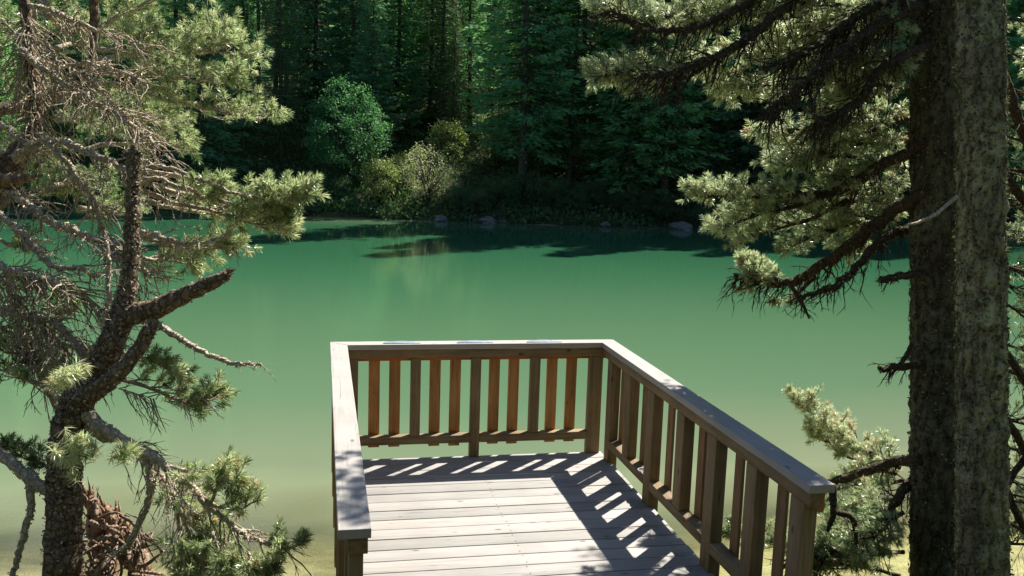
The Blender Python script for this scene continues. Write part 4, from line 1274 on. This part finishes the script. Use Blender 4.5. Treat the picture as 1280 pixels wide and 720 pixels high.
G = 'conifers on the far shore'
far_tree('slim', 'slim_spruce', 64.5, vpx(577, 64.5), 1.0, 'slim spruce on the far slope just right of and above the pale willow bush', 'tree')
far_tree('leafy', 'broadleaf_tree', 54.3, vpx(428, 54.3), 1.0, 'round bright green broadleaf tree at the far waterline left of the bushes', 'tree')
far_tree('shrub', 'rounded_shrub', 53.0, vpx(466, 53.0), 1.0, 'small sunlit yellow green shrub between broadleaf tree and pale willow', 'shrub')
far_tree('willow', 'willow_bush', 53.2, vpx(526, 53.2), 1.0, 'pale silvery willow bush on the far waterline, brightest of the shore bushes', 'bush')
far_tree('shrub', 'leafy_shrub', 55.3, vpx(498, 55.3), .8, 'yellow green shrub just behind the pale willow on its left', 'shrub')
far_tree('shrub', 'hillside_shrub', 59.5, vpx(612, 59.5), 1.25, 'sunlit shrub on the slope right of the slim spruce', 'shrub')
far_tree('shrub', 'glade_shrub', 58.5, vpx(548, 58.5), 1.15, 'sunlit shrub on the slope left of the slim spruce', 'shrub')
far_tree('larch0', 'feathery_larch', 55.5, vpx(702, 55.5), .95, 'feathery light green larch with drooping sprays right of the shaded gap', 'tree')
far_tree('larch1', 'pale_larch', 66, vpx(640, 66), .95, 'pale larch catching sun behind the slim spruce', 'tree')
far_tree('larch1', 'golden_larch', 63, vpx(542, 63), .9, 'yellowish larch catching sun left behind the slim spruce', 'tree')
far_tree('larch0', 'young_larch', 56, vpx(664, 56), .9, 'young larch in half shade between the slim spruce and the feathery larch', 'tree')
far_tree('larch0', 'shore_larch', 54.5, vpx(880, 54.5), .75, 'light green larch low at the far waterline behind the right boughs', 'tree')
far_tree('larch1', 'left_bank_larch', 58, vpx(345, 58), .9, 'larch with thin foliage left of the broadleaf tree', 'tree')
for px in (300, 318, 338, 352, 371):
    u = 64 + random.uniform(0, 6)
    far_tree('bare%d' % (px % 2), 'bare_stemmed_spruce', u, vpx(px, u), 1.0, 'bare lower trunks of spruces over brown litter above the left bough', 'tree', 'bare stemmed spruces on the left slope')

# shaded forest; a sunny corridor stays open towards the light
bush = (53.2, vpx(500, 53.2))
ca = SUN_AZ - YAW
cdir = (math.cos(ca), math.sin(ca))
used = []
rnd = random.Random(5)
u = 53.6
tries = 0
spots = []
while tries < 4000 and len(spots) < 96:
    tries += 1
    u = 53.8 + 36 * rnd.random() ** 1.5
    v = rnd.uniform(-.60, .60) * u
    a, b = u - bush[0], v - bush[1]
    along, perp = a * cdir[0] + b * cdir[1], -a * cdir[1] + b * cdir[0]
    px = 640 + v / u * F_PX
    if -1.5 < along < 21 and abs(perp) < 4.6:
        continue
    if 400 < px < 600 and u < 57.5:
        continue
    if u < 56.5 and (abs(px - 702) < 36 or abs(px - 880) < 32):
        continue
    if 540 < px < 612 and u < 66:
        continue
    if 290 < px < 380 and u < 68:
        continue
    if any((u - q[0]) ** 2 + (v - q[1]) ** 2 < (2.5 + .03 * (u - 53)) ** 2 for q in spots):
        continue
    spots.append((u, v))
row = []
v = 0.4
while v < 27:
    ur = rnd.uniform(53.4, 55.6)
    if abs(640 + v / ur * F_PX - 702) > 34 and abs(640 + v / ur * F_PX - 880) > 30:
        row.append((ur, v))
    v += rnd.uniform(1.9, 3.0)
v = 1.5
while v < 30:
    row.append((rnd.uniform(56.6, 58.6), v))
    v += rnd.uniform(2.0, 2.9)
spots = [q for q in spots if all((q[0] - r[0]) ** 2 + (q[1] - r[1]) ** 2 > 3.2 for r in row)] + row
for n_, (u, px, sc_) in enumerate(((58.6, 612, .42), (61.5, 556, .5), (64.5, 604, .55), (67.5, 566, .6), (63, 652, .5), (71, 590, .7), (69, 520, .6), (73, 630, .7))):
    far_tree('larch%d' % (n_ % 2), 'glade_larch', u, vpx(px, u), sc_, 'small larch lit by the sun in the gap of the far forest', 'tree', 'young larches in the sunny gap')
for (u, v) in spots:
    in_row = (u, v) in row
    k = rnd.choice(['spruce1', 'spruce3']) if in_row else rnd.choice(['spruce0', 'spruce1', 'spruce2', 'spruce3', 'spruce0', 'spruce3', 'slim', 'larch0', 'larch1', 'larch0'])
    if k.startswith('larch'):
        far_tree(k, 'larch', u, v, rnd.uniform(.7, 1.2), 'feathery larch among the dark spruces across the lake', 'tree', 'larches in the far forest', rnd.uniform(.9, 1.15))
    else:
        far_tree(k, 'spruce', u, v, (1.1 if in_row else rnd.choice([.6, .8, .9, 1.0, 1.1, 1.2])) * rnd.uniform(.93, 1.07), 'dark spruce in the shaded forest across the lake', 'tree', G, rnd.uniform(.88, 1.15))
# low dark bushes along the waterline
for i in range(46):
    v = -29 + 58 * (i + rnd.random()) / 46
    px = 640 + v / 53.5 * F_PX
    if 440 < px < 560:
        continue
    far_tree('bush', 'waterline_bush', 52.3 + rnd.random() * 1.0, v, rnd.uniform(.55, 1.0), 'low dark bush overhanging the far waterline', 'bush', 'dark bushes along the far shore')

# undergrowth on the far slope
ug = MB()
nU = 60000
uu = 51.6 + 30 * RG.random(nU) ** 2.0
vv = RG.uniform(-.6, .6, nU) * uu
P = np.array([(*uv(a, b), 0) for a, b in zip(uu, vv)])
keep = np.array([noise.noise(Vector((p[0] * .35, p[1] * .35, 0))) > -.42 for p in P]) | (uu < 54.2)
P = P[keep]
P[:, 2] = [ground_z(p[0], p[1])[0] + .02 for p in P]
hh = RG.uniform(.15, .75, len(P))
P[:, 2] += hh * RG.random(len(P)) * .8
kites(ug, P, RG.normal(size=P.shape) + np.array([0, 0, .9]), RG.normal(size=P.shape), RG.uniform(.15, .35, len(P)), RG.uniform(.08, .16, len(P)), np.clip(RG.normal(.5, .22, len(P)), 0, 1))
tag(ug.build('undergrowth', M_UNDER), 'low leafy undergrowth covering the slope under the far forest', 'undergrowth', kind='stuff')

# rocks along the far waterline
def rock(px, u, w, h, label, seed):
    bm = bmesh.new()
    bmesh.ops.create_icosphere(bm, subdivisions=3, radius=1.0)
    for v in bm.verts:
        k = noise.noise(v.co * 1.3 + Vector((seed * 3.1, 0, 0))) * .35 + noise.noise(v.co * 3.1 + Vector((seed, 5, 0))) * .15
        v.co = v.co * (1 + k)
        v.co.x *= w
        v.co.y *= w * .8
        v.co.z *= h
    me = bpy.data.meshes.new('rock')
    bm.to_mesh(me)
    bm.free()
    me.materials.append(M_ROCK)
    o = bpy.data.objects.new('rock', me)
    x, y = uv(u, vpx(px, u))
    o.location = (x, y, WATER_Z + h * .25)
    o.rotation_euler = (0, 0, seed)
    COL.objects.link(o)
    tag(o, label, 'rock', 'rocks along the far waterline')
rock(604, 51.8, .62, .30, 'grey flat rock at the waterline below the slim spruce, largest of a trio', 1)
rock(588, 51.9, .28, .2, 'small rock just left of the flat grey rock trio', 2)
rock(622, 51.9, .26, .18, 'small rock just right of the flat grey rock trio', 3)
rock(545, 51.9, .5, .26, 'rock at the waterline under the willow bush', 4)
rock(845, 51.6, .72, .34, 'pale rounded boulder at the waterline left of the right boughs, largest rock', 5)
rock(872, 51.7, .35, .22, 'low rock beside the pale rounded boulder', 6)
rock(752, 51.8, .45, .26, 'rock at the waterline midway along the shaded right shore', 7)
rock(775, 51.9, .3, .3, 'small upright rock on the shaded right shore', 8)
